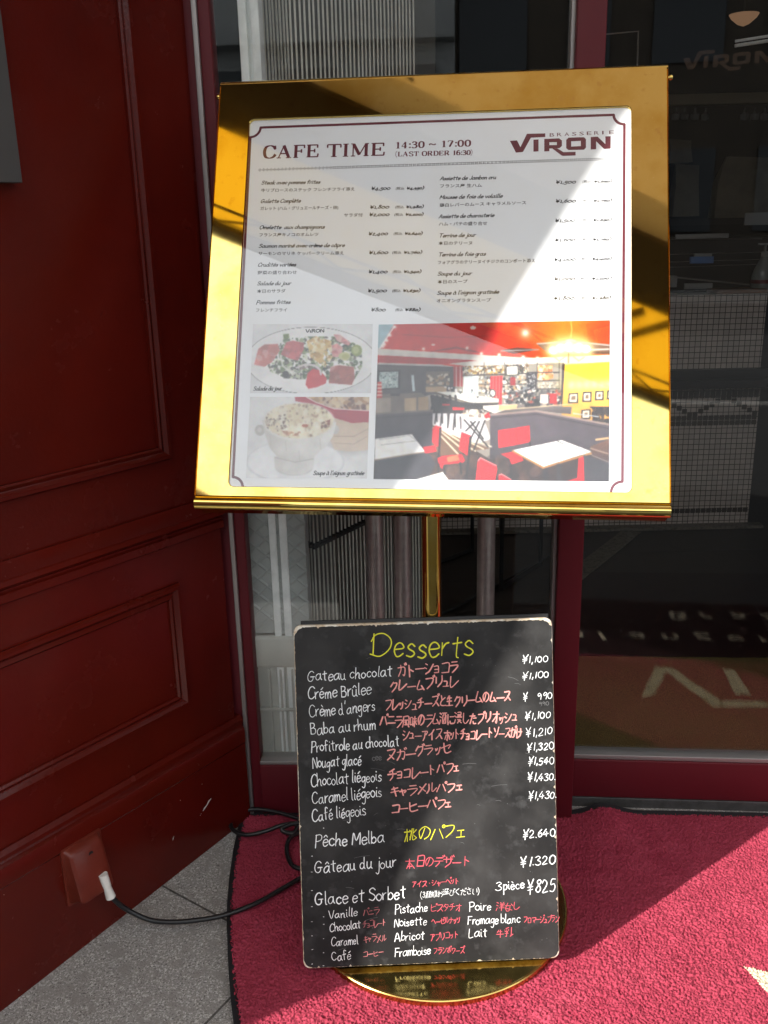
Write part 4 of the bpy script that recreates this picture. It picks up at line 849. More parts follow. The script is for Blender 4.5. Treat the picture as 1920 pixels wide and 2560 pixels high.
# chandelier
p.line([(1325, 60), (1330, 110), (1320, 180)], 6, (236, 196, 90)); p.ell(1322, 180, 34, 9, W_)
for x, y, r in ((1215, 240, 36), (1262, 225, 40), (1318, 220, 44), (1375, 225, 42), (1420, 232, 34)): p.glow(x, y, r * 1.5, (255, 245, 170), .9); p.ell(x, y, r, r * .85, (255, 255, 240), 1, .3)
for x in (1250, 1375): p.line([(x - 35, 280), (x, 308), (x + 35, 285)], 6, (214, 186, 120))
p.line([(1310, 260), (1308, 320)], 9, (170, 140, 96)); p.glow(1035, 130, 20, (255, 255, 250)); p.glow(1035, 130, 45, (255, 200, 170), .5); p.ell(705, 98, 20, 12, (226, 206, 196)); p.ell(455, 205, 14, 7, (226, 190, 180))
for x, y in ((395, 232), (668, 226), (758, 262), (870, 270), (1022, 284), (1112, 290)): p.glow(x, y, 11, (255, 250, 240))
def mottle(p, amt):
    f = np.zeros(p.c.shape[:2])
    for q_ in (6, 12, 24, 48):
        k = rng.uniform(-1, 1, (p.ny // q_ + 3, p.nx // q_ + 3)); yi, xi = np.arange(p.ny) / q_, np.arange(p.nx) / q_; a, b = yi.astype(int), xi.astype(int); fy, fx = (yi - a)[:, None], (xi - b)[None]
        f += (k[a][:, b] * (1 - fy) * (1 - fx) + k[a + 1][:, b] * fy * (1 - fx) + k[a][:, b + 1] * (1 - fy) * fx + k[a + 1][:, b + 1] * fy * fx)
    p.c *= (1 + amt * f)[..., None]
mottle(p, .055); p.c += rng.normal(0, 3.0, p.c.shape)
p.build('interior_photo', [(900 + x / 2.5136, 780 + y / 2.5136) for x, y in IQ])

# salad plate
SQ = [(303, 128), (1543, 125), (1522, 843), (270, 843)]
p = Paint(SQ, 170, 100, (243, 244, 244))
p.gpoly([(250, 100), (1560, 100), (1560, 860), (250, 860)], (238, 240, 240), (222, 224, 226), 'y'); p.ell(905, 505, 680, 352, (96, 96, 98), 1, .004); p.ell(905, 505, 675, 347, (246, 247, 246), 1, .004); p.ell(905, 520, 560, 270, (252, 252, 250), 1, .3)
GR = [(52, 78, 44), (88, 112, 66), (30, 44, 34), (120, 140, 86), (214, 220, 190), (70, 60, 54)]
p.speck([(440, 520), (620, 280), (900, 250), (1200, 250), (1430, 360), (1440, 560), (1360, 700), (1080, 720), (800, 700), (640, 690), (480, 620)], GR, 520, 7, 36, .8); p.speck([(440, 520), (620, 280), (900, 250), (1200, 250), (1430, 360), (1440, 560), (1360, 700), (1080, 720), (800, 700), (640, 690), (480, 620)], [(236, 238, 226), (60, 84, 50), (40, 52, 40)], 160, 3, 16, .8)
p.speck([(640, 560), (780, 560), (800, 700), (620, 690)], [(232, 234, 214), (40, 40, 40), (200, 206, 180)], 30, 12, 40)
for P, c in (([(355, 380), (420, 335), (560, 330), (580, 400), (500, 520), (420, 570), (310, 548)], (206, 108, 100)), ([(650, 310), (720, 295), (830, 318), (830, 390), (770, 505), (700, 490), (590, 440)], (196, 84, 88)), ([(1110, 350), (1180, 325), (1240, 370), (1220, 460), (1130, 470)], (214, 120, 118)), ([(1140, 230), (1210, 235), (1320, 320), (1300, 350), (1180, 300)], (206, 126, 128)), ([(1110, 570), (1200, 552), (1350, 570), (1360, 690), (1330, 760), (1090, 740)], (160, 74, 66))):
    p.poly(P, c); cx, cy = np.mean(P, 0); p.speck(P, [tuple(np.array(c) * .8), tuple(np.minimum(255, np.array(c) * 1.25)), (240, 200, 190)], 16, 8, 60, .45); p.line(P[:3], 5, (240, 226, 220), .7)
p.poly([(615, 230), (675, 225), (680, 270), (620, 280)], (96, 120, 56)); p.ell(1380, 400, 58, 62, (132, 150, 78)); p.ell(1372, 396, 34, 40, (180, 190, 120)); p.ell(1255, 460, 62, 46, (206, 204, 140)); p.ell(1265, 462, 40, 28, (182, 186, 110))
p.speck([(860, 300), (960, 250), (1120, 300), (1130, 470), (1060, 580), (900, 470)], [(232, 206, 140), (214, 176, 100), (246, 232, 190), (190, 146, 80)], 130, 5, 46, .9)
p.poly([(850, 760), (870, 640), (925, 588), (1000, 610), (1070, 690), (1060, 745), (960, 785), (880, 800)], (206, 30, 40)); p.ell(950, 660, 50, 36, (224, 60, 66), .7, .6)
p.line([(755, 580), (850, 545), (940, 555), (1000, 600), (1010, 650)], 20, (226, 214, 220)); p.line([(790, 600), (870, 570), (960, 590)], 6, (120, 60, 90)); p.ell(640, 650, 36, 40, (36, 34, 36)); p.line([(590, 460), (610, 560), (660, 600), (740, 630)], 16, (230, 232, 220))
mottle(p, .03); p.c = 255 - (255 - p.c) * .82 + rng.normal(0, 3.5, p.c.shape); p.build('salad_photo', CP(SQ))  # print colours lightened: haze of the cover's reflection painted in
# onion soup
UQ = [(272, 880), (1508, 882), (1483, 1728), (228, 1722)]
p = Paint(UQ, 170, 112, (238, 239, 238)); p.gpoly([(200, 860), (1540, 860), (1540, 1740), (200, 1740)], (232, 233, 232), (240, 241, 240), 'y')
p.ell(1300, 1380, 330, 130, (206, 204, 202), 1, .5); p.ell(740, 1560, 520, 230, (216, 218, 220), 1, .02); p.ell(740, 1552, 512, 222, (246, 247, 247), 1, .06)
p.gpoly([(740, 880), (1520, 880), (1520, 1430), (1320, 1450), (1150, 1430), (1000, 1100)], (196, 168, 140), (226, 206, 184), 'y'); p.speck([(880, 880), (1520, 880), (1520, 1020), (1300, 1010), (1000, 960)], [(170, 124, 84), (226, 200, 160), (110, 70, 56), (206, 160, 110), (90, 54, 50)], 90, 12, 44)
p.poly([(738, 880), (850, 880), (960, 935), (1150, 1000), (1510, 1022), (1505, 1140), (1330, 1150), (1130, 1090), (900, 960), (745, 920)], (168, 30, 50)); p.line([(860, 880), (960, 935), (1150, 1002), (1510, 1022)], 10, (240, 226, 220)); p.line([(1150, 1290), (1350, 1290), (1500, 1210)], 6, (170, 140, 120)); p.line([(1150, 1360), (1350, 1370), (1490, 1290)], 6, (176, 150, 130))
p.ell(730, 1610, 208, 96, (206, 204, 200)); p.gpoly([(520, 1500), (945, 1500), (935, 1620), (830, 1690), (640, 1690), (530, 1620)], (216, 213, 206), (234, 232, 228), 'x')
p.ell(372, 1225, 56, 60, (190, 186, 178)); p.ell(368, 1220, 24, 26, (216, 213, 206)); p.ell(1165, 1220, 34, 50, (206, 202, 196)); bowl = [(395, 1120), (420, 1250), (480, 1420), (560, 1510), (740, 1555), (900, 1530), (1060, 1400), (1140, 1280), (1170, 1140)]
p.gpoly(bowl, (206, 202, 194), (240, 239, 234), 'x'); p.ell(780, 1420, 300, 120, (238, 237, 232), .6, .9); p.line([(530, 1510), (740, 1560), (930, 1525)], 8, (176, 172, 166))
p.ell(782, 1135, 388, 208, (232, 229, 220)); p.ell(782, 1128, 366, 188, (226, 212, 176))
el = [(782 + 366 * math.cos(a), 1126 + 186 * math.sin(a)) for a in np.linspace(0, 6.28, 40)]
p.speck(el, [(120, 90, 70), (92, 66, 56), (236, 226, 196), (250, 244, 224), (150, 110, 84), (180, 140, 104)], 230, 6, 24, .5); p.speck(el, [(246, 238, 214), (238, 226, 190), (250, 246, 230)], 60, 18, 60, .55)
p.speck([(430, 1080), (640, 1050), (700, 1180), (560, 1240), (460, 1180)], [(84, 62, 56), (110, 84, 70), (200, 190, 170)], 80, 5, 20, .6); p.speck([(1000, 1150), (1110, 1110), (1100, 1190), (1010, 1210)], [(130, 60, 48), (96, 60, 54)], 16, 8, 30)
p.speck([(640, 1160), (1000, 1180), (960, 1290), (700, 1270)], [(240, 230, 196), (250, 246, 222)], 40, 14, 50, .6); p.ell(845, 1178, 34, 18, (176, 84, 50)); p.speck([(600, 1230), (800, 1240), (790, 1290), (640, 1280)], [(176, 120, 90), (206, 150, 110)], 20, 8, 26)
for a, b in ((480, 1340), (640, 1400), (780, 1500), (1000, 1380)): p.line([(a, b - 60), (a + 8, b + 40)], 8, (186, 180, 170), .6)
mottle(p, .03); p.c = 255 - (255 - p.c) * .85 + rng.normal(0, 3.5, p.c.shape); p.build('soup_photo', CP(UQ))  # same reflected haze painted into the soup print
# thin keylines round the two food photos
# ------------------------------------------------------------------ dessert chalkboard
cb = thing('chalkboard', BOARD.P(0, -.30, -.01), 'black handwritten dessert chalkboard leaning on the brass stand base', 'chalkboard')
bw, bh = .2253, .3012
mb = MB(); loop = lambda e, n, r=.012: [BOARD.P(*p) for p in rr(-bw + e, bw - e, -bh + e, bh - e, r - e * .5, n, 8)]
rws = [loop(.0, -.0105), loop(.0, -.0012), loop(.0012, 0)]
mb.grid(rws, close_u=True); mb.poly(rws[-1]); mb.poly(rws[0][::-1]); mb.build('wooden_panel', M_wood, cb, 40)
mb = MB(); mb.box(BOARD.P(-bw + .012, -bh + .004, -.0165), BOARD.u * (2 * bw - .016), BOARD.v * (2 * bh + .002), BOARD.n * .006, .001); mb.build('back_panel', M_blackedge, cb, 30)
# painted face with worn, chipped outline
pts = []
def worn(k, base, amp):
    v = base + amp * abs(math.sin(k * 12.7) * math.sin(k * 3.1)) * random.uniform(.2, 1)
    return v + (random.uniform(.001, .004) if random.random() < .035 else 0)
N = 170
per = []
for i in range(N): per.append((-bw + 2 * bw * i / N, -bh, 0, 1))
for i in range(N): per.append((bw, -bh + 2 * bh * i / N, -1, 0))
for i in range(N): per.append((bw - 2 * bw * i / N, bh, 0, -1))
for i in range(N): per.append((-bw, bh - 2 * bh * i / N, 1, 0))
for k, (x, y, nx_, ny_) in enumerate(per):
    top = ny_ < 0; e = worn(k * .1, .0024 if top else .0008, .0024 if top else .0013)
    x, y = x + nx_ * e, y + ny_ * e
    cx, cy = max(-bw + .014, min(bw - .014, x)), max(-bh + .014, min(bh - .014, y)); d = math.hypot(x - cx, y - cy)
    lim = .0125 - (.0035 if y > bh - .02 else .001)
    if cx != x and cy != y and d > lim: x, y = cx + (x - cx) * lim / d, cy + (y - cy) * lim / d
    pts.append((x, y))
mb = MB(); out = [BOARD.P(x, y, .00025) for x, y in pts]; cen = [BOARD.P(x * .94, y * .95, .00025) for x, y in pts]
mb.grid([out, cen], close_u=True); mb.poly(cen); mb.build('painted_face', M_slate, cb)
BU = lambda pts: BOARD.uv(pts)
bp = np.linalg.norm(np.diff(BU([(1000, 2000), (1001, 2000)]), axis=0))
c7 = crop(720, 1530, 2.37); c8 = crop(720, 2020, 2.37)
KIND = {'W': ('white_line', M_chalkw), 'P': ('pink_line', M_chalkp), 'Y': ('yellow_line', M_chalky), 'R': ('red_line', M_chalkr), 'D': ('faded_pink_line', M_chalkd), 'T': ('white_tick', M_chalkw)}
def Wr(k, cr, txt, x0, y0, x1, y1, xh, wd=6.5, jp=False, shear=.08, jit=.085):
    A = BU(cr([(x0, y0), (x1, y1)])); wd *= .8; xh *= (.88 if k == 'W' and not jp else 1.); ik = Ink(BOARD, .00045); ik.text(txt, A[0], A[1], xh / 2.37 * bp, wd / 2.37 * bp, jp=jp, shear=shear, jit=jit); ik.build(*KIND[k], cb)
Wr('Y', c7, 'D', 487, 268, 622, 264, 80, 9); Wr('Y', c7, 'esserts', 628, 266, 1092, 260, 82, 9, shear=.05)
for r in (('Gateau chocolat', 115, 410, 615, 380, 40), ('Créme Brûlee', 120, 520, 490, 487, 43), ("Crème d'angers", 128, 622, 515, 584, 42), ('Baba au rhum', 135, 728, 520, 690, 42), ('Profitrole au chocolat', 138, 830, 658, 792, 40), ('Nougat glacé', 148, 924, 432, 903, 40), ('Chocolat liégeois', 138, 1034, 552, 998, 43), ('Caramel liégeois', 145, 1135, 555, 1094, 43), ('Café liégeois', 145, 1240, 460, 1202, 43)): Wr('W', c7, *r, wd=6.2)
for r in (('ガトーショコラ', 650, 386, 1006, 352, 72), ('クレームブリュレ', 602, 476, 1006, 440, 68), ('フレッシュチーズと生クリームのムース', 574, 588, 1318, 526, 66), ('バニラ風味のラム酒に浸したブリオッシュ', 545, 682, 1356, 652, 70), ('シューアイス', 680, 760, 908, 750, 64), ('ホットチョコレートソースがけ', 925, 756, 1382, 742, 62), ('ヌガーグラッセ', 584, 882, 962, 832, 64), ('チョコレートパフェ', 594, 996, 1016, 948, 66), ('キャラメルパフェ', 606, 1100, 1034, 1056, 60), ('コーヒーパフェ', 610, 1190, 968, 1156, 58)): Wr('P', c7, *r, wd=9, jp=True, shear=.1)
for r in (('¥1,100', 1388, 302, 1536, 297, 26), ('¥1,100', 1388, 400, 1542, 384, 26), ('¥', 1395, 524, 1418, 520, 28), ('990', 1478, 516, 1562, 512, 27), ('¥1,100', 1404, 636, 1552, 626, 28), ('¥1,210', 1412, 738, 1562, 724, 30), ('¥1,320', 1416, 826, 1572, 812, 30), ('¥1,540', 1422, 905, 1572, 900, 30), ('¥1,430.', 1422, 1000, 1582, 996, 30), ('¥1,430.', 1426, 1112, 1588, 1102, 30)): Wr('W', c7, *r, wd=5.8, shear=.12)
for r in (('Pêche Melba', 160, 232, 570, 202, 46), ('Gâteau du jour', 158, 385, 640, 348, 44), ('Glace et Sorbet', 162, 578, 695, 532, 47)): Wr('W', c8, *r, wd=7.2)
Wr('Y', c8, '桃のパフェ', 692, 206, 1046, 168, 80, 7, True); Wr('R', c8, '本日のデザート', 697, 352, 1080, 340, 62, 6.4, True); Wr('R', c8, 'アイス・シャーベット', 735, 472, 1014, 444, 38, 5, True)
Wr('W', c8, '(3種類お選びください)', 786, 530, 1132, 504, 40, 3.6, True)
for r in (('¥2.640', 1392, 180, 1580, 166, 33), ('¥1.320', 1380, 346, 1578, 330, 36), ('3', 1228, 490, 1262, 488, 36), ('pièce', 1278, 488, 1400, 472, 36), ('¥825', 1420, 502, 1580, 490, 52)): Wr('W', c8, *r, wd=7, shear=.12)
for r in (('Vanille', 242, 655, 410, 638, 30), ('Chocolat', 248, 732, 430, 712, 31), ('Caramel', 258, 820, 415, 802, 31), ('Café', 262, 906, 370, 892, 32), ('Pistache', 634, 625, 825, 612, 33), ('Noisette', 630, 704, 820, 690, 32), ('Abricot', 632, 788, 806, 778, 33), ('Framboise', 632, 880, 842, 866, 32), ('Poire', 1074, 608, 1202, 602, 33), ('Fromage blanc', 1064, 690, 1374, 678, 32), ('Lait', 1070, 764, 1178, 760, 34)): Wr('W', c8, *r, wd=5.2)
for r in (('バニラ', 448, 640, 540, 626, 42), ('チョコレート', 444, 712, 580, 698, 44), ('キャラメル', 446, 800, 582, 786, 44), ('コーヒー', 444, 885, 566, 868, 36)): Wr('D', c8, *r, wd=4.2, jp=True, shear=.1)
for r in (('ピスタチオ', 844, 612, 1024, 606, 44), ('ヘーゼルナッツ', 850, 690, 1022, 682, 40), ('アプリコット', 842, 784, 1010, 770, 44), ('フランボワーズ', 862, 866, 1044, 856, 42), ('洋なし', 1232, 606, 1372, 602, 52), ('フロマージュブラン', 1396, 682, 1604, 674, 42), ('牛乳', 1234, 768, 1328, 764, 54)): Wr('R', c8, *r, wd=4.6, jp=True, shear=.1)
for y in (286, 380, 490, 585, 674, 758, 840, 925): Wr('T', c8, 'l', 134, y, 146, y - 1, 1.2, 3)
for y in (120, 645, 690, 775, 858, 935): Wr('T', c8, 'l', 205, y, 214, y - 1, 1.1, 3)
sm = Ink(BOARD, .00032)      # scratches and half-wiped ghosts of older writing
for _ in range(26):
    a = np.array([random.uniform(-.2, .2), random.uniform(-.28, .28)]); d = random.uniform(-.5, .5); L = random.uniform(.004, .03)
    sm.ribbon([a, a + np.array([math.cos(d), math.sin(d)]) * L * .5 + .001, a + np.array([math.cos(d), math.sin(d)]) * L], random.uniform(.0003, .0007))
for _ in range(60):
    a = np.array([random.uniform(-.21, .21), random.uniform(-.29, .29)]); r = random.uniform(.0003, .0008); sm.poly([tuple(a + r * np.array([math.cos(q_), math.sin(q_)])) for q_ in np.linspace(0, 5.2, 6)])
A = BU(c7([(500, 880), (530, 900), (640, 460), (1490, 556)])); sm.text('cee', A[0], A[0] + np.array([.016, .001]), .0065, .0011, jit=.05); sm.text('990', A[3], A[3] + np.array([.016, .001]), .004, .001)
struct(sm.build('scratches', M_chalkg, cb), 'stuff')
# ------------------------------------------------------------------ shopfront: fixed window, mullion, glass door
def fbox(mb, F, a0, a1, z0, z1, n0, n1, bev=0):
    """box on a facade plane: along, height, outwards"""
    mb.box(F.P(a0, z0, n0), F.u * (a1 - a0), F.v * (z1 - z0), F.n * (n1 - n0), bev)
fu = lambda F, px: F.uv([px])[0]
TOP = 2.6
win = thing('shop_window', FA.P(-.4, 0), 'maroon framed fixed shop window behind the menu stand', 'window')
jl = fu(FA, (571, 1269))[0]; jr = fu(FA, (604, 1269))[0]; ml, mr = fu(FA, (1397, 1290))[0], fu(FA, (1461, 1290))[0]
zr = fu(FA, (650, 1912))[1]
mb = MB(); fbox(mb, FA, jl + .006, jr, -.01, TOP, -.06, -.012, .002); fbox(mb, FA, jl - .10, jl, -.01, TOP, -.06, -.010); mb.build('jamb', M_maroon, win, 30)
mb = MB(); fbox(mb, FA, jl - .003, jl + .006, -.01, TOP, -.04, -.004, .001); mb.build('metal_edge_strip', M_alugrey, win, 30)
mb = MB(); fbox(mb, FA, jr, ml, -.01, zr - .006, -.06, -.006, .002); mb.build('bottom_rail', M_maroon, win, 30)
mb = MB(); fbox(mb, FA, jr, ml, zr - .006, zr + .002, -.05, -.010, .001); fbox(mb, FA, ml - .0075, ml, zr + .002, TOP, -.04, -.008, .001); mb.build('glazing_bead', M_alugrey, win, 30)
mb = MB(); fbox(mb, FA, jr, ml - .0075, zr + .002, TOP, -.034, -.028); mb.build('glass', M_glassw, win)
mul = MB(); fbox(mul, FA, ml, mr, -.01, TOP, -.07, .008, .0025)
mul_o = mul.build('door_post', M_maroon, None, 30); tag(mul_o, 'maroon metal post between shop window and glass door', 'door post')
door = thing('glass_door', FB.P(.1, 0), 'glass entrance door with maroon bottom rail, right of the post', 'door')
d0 = fu(FB, (1440, 1900))[0] - .03; d1 = d0 + .95
z1 = fu(FB, (1440, 1899))[1]; z0 = fu(FB, (1440, 1991))[1]
mb = MB(); fbox(mb, FB, d0, d1, z0, z1, -.045, 0, .002); mb.build('bottom_rail', M_maroon, door, 30)
mb = MB(); fbox(mb, FB, d0, d1, z1, z1 + .011, -.04, -.004, .0015); mb.build('glazing_bead', M_alugrey, door, 30)
mb = MB(); fbox(mb, FB, d1 - .07, d1, z1 + .011, TOP, -.045, 0, .002); fbox(mb, FB, d0, d1 - .07, TOP - .09, TOP, -.045, 0, .002); mb.build('door_stile', M_maroon, door, 30)
mb = MB(); fbox(mb, FB, d0, d1 - .07, z1 + .011, TOP - .09, -.026, -.018); mb.build('glass', M_glassw, door)
# gold lettering on the inner face of the door glass
gl_ = FB.off(-.030); gi = Ink(gl_, .0); zt_ = crop(1660, 0, 6.145)
def logo_on(ink, f):
    for P_ in LOGO: ink.poly([f(x, y) for x, y in P_][::-1])
A = gl_.uv(zt_([(295, 885), (1700, 745)])); Bq = gl_.uv(zt_([(350, 1060), (1580, 930)]))
kx = (A[1] - A[0]) / (1223 - 590) * .985
def fg(x, y): return tuple(A[0] + kx * (x - 590) + np.array([0, -1]) * (y - 276 - (x - 590) * -.045) * (np.linalg.norm(kx) * 1.02))
logo_on(gi, fg); gi.build('gold_lettering', M_gold, door)
th_ = MB(); fbox(th_, FB, d0 - .02, d1 + .1, -.012, z0 - .004, -.06, -.004, .002); o = th_.build('threshold', M_sill, None, 30); struct(o)
fs = MB(); fbox(fs, FA, -3.0, 5, TOP, 3.3, -.06, .02); fbox(fs, FB, d1 + .0, 4.2, -.01, TOP, -.06, .0)
fbox(fs, FA, -3.0, jl - .10, -.01, TOP, -.12, -.03)
tag(fs.build('shop_fascia', M_maroon, None, 30), 'maroon shopfront fascia above and beside the glass door', 'shopfront')

# ------------------------------------------------------------------ room behind the glass
fl = MB(); fl.poly([(-1.0, 1.86, -.004), (4.5, 1.86, -.004), (4.5, 6.4, -.004), (-1.0, 6.4, -.004)]); struct(fl.build('shop_floor', M_floor))
wl = MB(); wl.box((-1.1, 6.4, -.02), (5.7, 0, 0), (0, .1, 0), (0, 0, 3.2)); wl.box((-1.1, 1.95, -.02), (.1, 0, 0), (0, 4.45, 0), (0, 0, 3.2)); wl.box((4.5, 1.8, -.02), (.1, 0, 0), (0, 4.6, 0), (0, 0, 3.2))
struct(wl.build('shop_back_wall', M_dark)); cl = MB(); cl.box((-1.2, 1.86, 3.0), (5.9, 0, 0), (0, 4.6, 0), (0, 0, .1)); struct(cl.build('shop_ceiling', M_dark))
tl_ = MB()      # floor tile joints seen through the window
for k in range(9):
    x = -.3 + .3 * k; tl_.box((x, 1.95, -.0036), (.5, .9, 0), (.004, 0, 0), (0, 0, .0006))
for k in range(6): tl_.box((-.5, 2.1 + .28 * k, -.0036), (2.2, 0, 0), (0, .005, 0), (0, 0, .0005))
struct(tl_.build('floor_joints', M_black))
I1 = FA.off(-.055)
ap = MB(); a = [fu(I1, p) for p in ((594, 0), (614, 0), (646, 0), (666.5, 1270), (685, 1270), (712, 1270))]
e0, e1, e2 = (a[0][0] + a[3][0]) / 2, (a[1][0] + a[4][0]) / 2, (a[2][0] + a[5][0]) / 2
fbox(ap, I1, e0, e1, -.004, 3.0, -.05, 0, .0015); fbox(ap, I1, e1, e1 + .007, -.004, 3, -.05, -.012); fbox(ap, I1, e1 + .007, e2, -.004, 3.0, -.05, 0, .0015)
tag(ap.build('aluminium_post', M_alu, None, 30), 'pale aluminium post just inside the shop window', 'post')
# folding gate of thin rods
band_z = None; I2 = FA.off(-.20); c = I2.hit([(785, 1365)])[0]; band_z = c[2]; GP = GROUND.off(band_z)
P0, P1, P2 = GP.hit([(730, 1343)])[0], c, GP.hit([(912, 1304)])[0]
fg_ = thing('folding_gate', (P1[0], P1[1], 0), 'folded gate of thin pale vertical rods behind the shop window', 'gate')
rods = []
for k in range(9): rods.append(P1 + (P0 - P1) * k / 7.5)
dirn = (P2 - P1)
for k in range(1, 31): rods.append(P1 + dirn * k / 13.4)
rb = None; r0 = MB(); r0.tube([(0, 0, 0), (0, 0, 2.9)], .0021, 8)
for k, q_ in enumerate(rods):
    for dd in ((0, 0),):
        jx = random.uniform(-.0006, .0006)
        if rb is None:
            rb = r0.build('rod', M_rod, fg_, 60); rb.matrix_parent_inverse = Matrix.Identity(4); o = rb
        else:
            o = rb.copy(); COL.objects.link(o); o.parent = fg_
        o.location = (q_[0] - P1[0] + jx, q_[1] - P1[1], 0)
bd = MB()
for zz in (band_z, 2.0, .12):
    a_ = [Vector((*q_[:2], zz)) for q_ in (rods[8], P1, rods[-1])]
    for s_, t_ in ((0, 1), (1, 2)):
        d = (a_[t_] - a_[s_]).normalized(); nn = Vector((d.y, -d.x, 0))
        if nn.y > 0: nn = -nn
        bd.box(a_[s_] + nn * .002 - Vector((0, 0, .004)), a_[t_] - a_[s_], nn * .008, Vector((0, 0, .008)), .001)
    for q_ in rods: bd.lathe((q_[0], q_[1], zz - .007), [(.0045, 0), (.0045, .014)], 8)
bd.build('hinge_band', M_rodband, fg_, 40)
bk = MB(); bk.box((rods[8][0] - .03, rods[8][1] + .22, 0), rods[-1] - rods[8] + np.array([.1, .1, 0]), (0, .02, 0), (0, 0, 2.9)); tag(bk.build('dark_panel', M_backp, None), 'dark panel standing behind the folding gate', 'panel')
# steel posts
I3 = FA.off(-.115); sp0 = None
for k, (px, lab) in enumerate((((938, 1400), 'brushed steel post in front of the folding gate, leftmost of three'), ((1007, 1400), 'brushed steel post just left of the brass pole'), ((1215, 1400), 'brushed steel post standing alone, right of the brass pole'))):
    q_ = I3.hit([px])[0]
    if sp0 is None:
        sp0 = thing('steel_post', (q_[0], q_[1], 0), lab, 'steel post', 'steel posts inside the shop window')
        mb = MB(); mb.lathe((0, 0, 0), [(.0195, 0), (.0195, .98), (.0175, .985), (.0001, .986)], 40); o = mb.build('tube', M_steel, sp0, 40); o.matrix_parent_inverse = Matrix.Identity(4)
        mb = MB(); mb.lathe((0, 0, -.003), [(.05, 0), (.05, .006), (.03, .010)], 40); o = mb.build('foot_plate', M_steel, sp0, 40); o.matrix_parent_inverse = Matrix.Identity(4)
    else:
        r = sp0.copy(); COL.objects.link(r); r.location = (q_[0], q_[1], 0); r['label'] = lab
        for ch_ in list(sp0.children):
            d = ch_.copy(); COL.objects.link(d); d.parent = r
# plastic crates left of the aluminium post
I4 = FA.off(-.055)
def crate(z0, z1, m_, lab, lattice, lip, u0=None):
    a = fu(I4, (600, 1400))[0] - .02 if u0 is None else u0; W_c = .16; D_c = .06
    r = thing('plastic_crate', I4.P(a, z0), lab, 'crate', 'plastic crates stacked in the window')
    mb = MB(); fbox(mb, I4, a + .004, a + W_c, z0, z1, -D_c, -.006); mb.build('crate_wall', m_, r, 30)
    mb = MB()
    if lattice:
        fbox(mb, I4, a, a + .032, z0, z1, -.02, 0, .002)
        n = int((z1 - z0) / .035)
        for k in range(-1, n + 2):
            z = z0 + (z1 - z0) * k / n
            for sg in (1, -1):
                p0, p1 = np.array([a + .034, z if sg > 0 else z + .11]), np.array([a + W_c, z + .11 if sg > 0 else z])
                ts = [t_ for t_ in np.linspace(0, 1, 21) if z0 < p0[1] + (p1[1] - p0[1]) * t_ < z1]
                if len(ts) > 1:
                    q0, q1 = p0 + (p1 - p0) * ts[0], p0 + (p1 - p0) * ts[-1]; mb.tube([I4.P(*q0, -.006), I4.P(*q1, -.006)], .0035, 6)
        for k in range(1, 5): fbox(mb, I4, a, a + .034, z0 + (z1 - z0) * k / 5 - .002, z0 + (z1 - z0) * k / 5 + .002, -.01, .003, .001)
    else:
        fbox(mb, I4, a, a + W_c, z1 - .075, z1, -.03, .006, .008)
        for k in range(6): fbox(mb, I4, a + .012 + k * .026, a + .017 + k * .026, z0 + .01, z1 - .08, -.01, .002, .001)
        fbox(mb, I4, a, a + W_c, z0, z0 + .02, -.03, .004, .003); fbox(mb, I4, a, a + W_c, (z0 + z1) / 2 - .03, (z0 + z1) / 2 - .022, -.01, .003, .001)
    mb.build('ribs', m_, r, 40)
zc = fu(I4, (640, 1590))[1]; zt2 = fu(I4, (640, 1200))[1]
crate(zc + .004, zt2 + .12, M_crate, 'grey lattice sided crate stacked upright in the window corner', True, False)
crate(zr - .02, zc, M_crate2, 'paler grey ribbed crate under the lattice crate', False, True)
# low black frame on the floor beyond the posts
bf = thing('black_metal_rack', (.33, 2.6, 0), 'thin black metal rack standing on the dark shop floor', 'rack')
def gp(px, z=0): return Vector(GROUND.off(z).hit([px])[0])
mb = MB()
A1, A2 = gp((1180, 1378)), gp((1068, 1420)); B1, B2 = gp((1252, 1475)), gp((1350, 1412))
for p_ in (A1, B1, B2): mb.box(p_ - Vector((.007, .007, 0)), (.014, 0, 0), (0, .014, 0), (0, 0, .9), .001)
for p_, q_ in ((A1, A2), (B1, B2)): mb.tube([p_ + Vector((0, 0, .006)), q_ + Vector((0, 0, .006))], .009, 8)
mb.build('rack_frame', M_black, bf, 40)
dm = MB(); A1, A2, B1, B2 = gp((1118, 1540)), gp((1185, 1500)), gp((1380, 1395)), gp((1395, 1380))
tag((lambda mb: (mb.box(A1 + Vector((-.06, -.03, 0)), B1 - A1, (.10, .10, 0), (0, 0, .006)), mb.build('drain_mat', M_black, None))[1])(MB()), 'dark perforated strip mat on the shop floor', 'strip mat')

# inside the door: coir mat, red floor, tiled counter
q_ = GROUND.hit([(1440, 1645), (1920, 1652)])
cm = MB(); cm.box((.30, 1.87, -.003), (1.4, -.10, 0), (q_[0][0] - .42 - .02, q_[0][1] - 1.86, 0), (0, 0, .010)); tag(cm.build('coir_mat', M_coir, None), 'brown coir mat just inside the glass door', 'mat')
rf = MB(); rf.box((.5, 2.58, -.002), (1.6, -.14, 0), (.2, .70, 0), (0, 0, .004)); struct(rf.build('red_wood_floor', M_redfloor))
cx, cy, cz = GROUND.hit([(1868, 1312)])[0]; CW = 1.35; zt3 = .972
ctr = thing('tiled_counter', (cx - .5, cy, 0), 'white mosaic tiled counter deep inside behind the glass door', 'counter')
mb = MB(); mb.box((cx - CW, cy, 0), (CW, 0, 0), (0, .5, 0), (0, 0, .60)); mb.build('lower_front', M_tile, ctr)
mb = MB(); mb.box((cx - CW, cy + .01, .675), (CW - .005, 0, 0), (0, .5, 0), (0, 0, zt3 - .675)); mb.build('upper_front', M_tile, ctr)
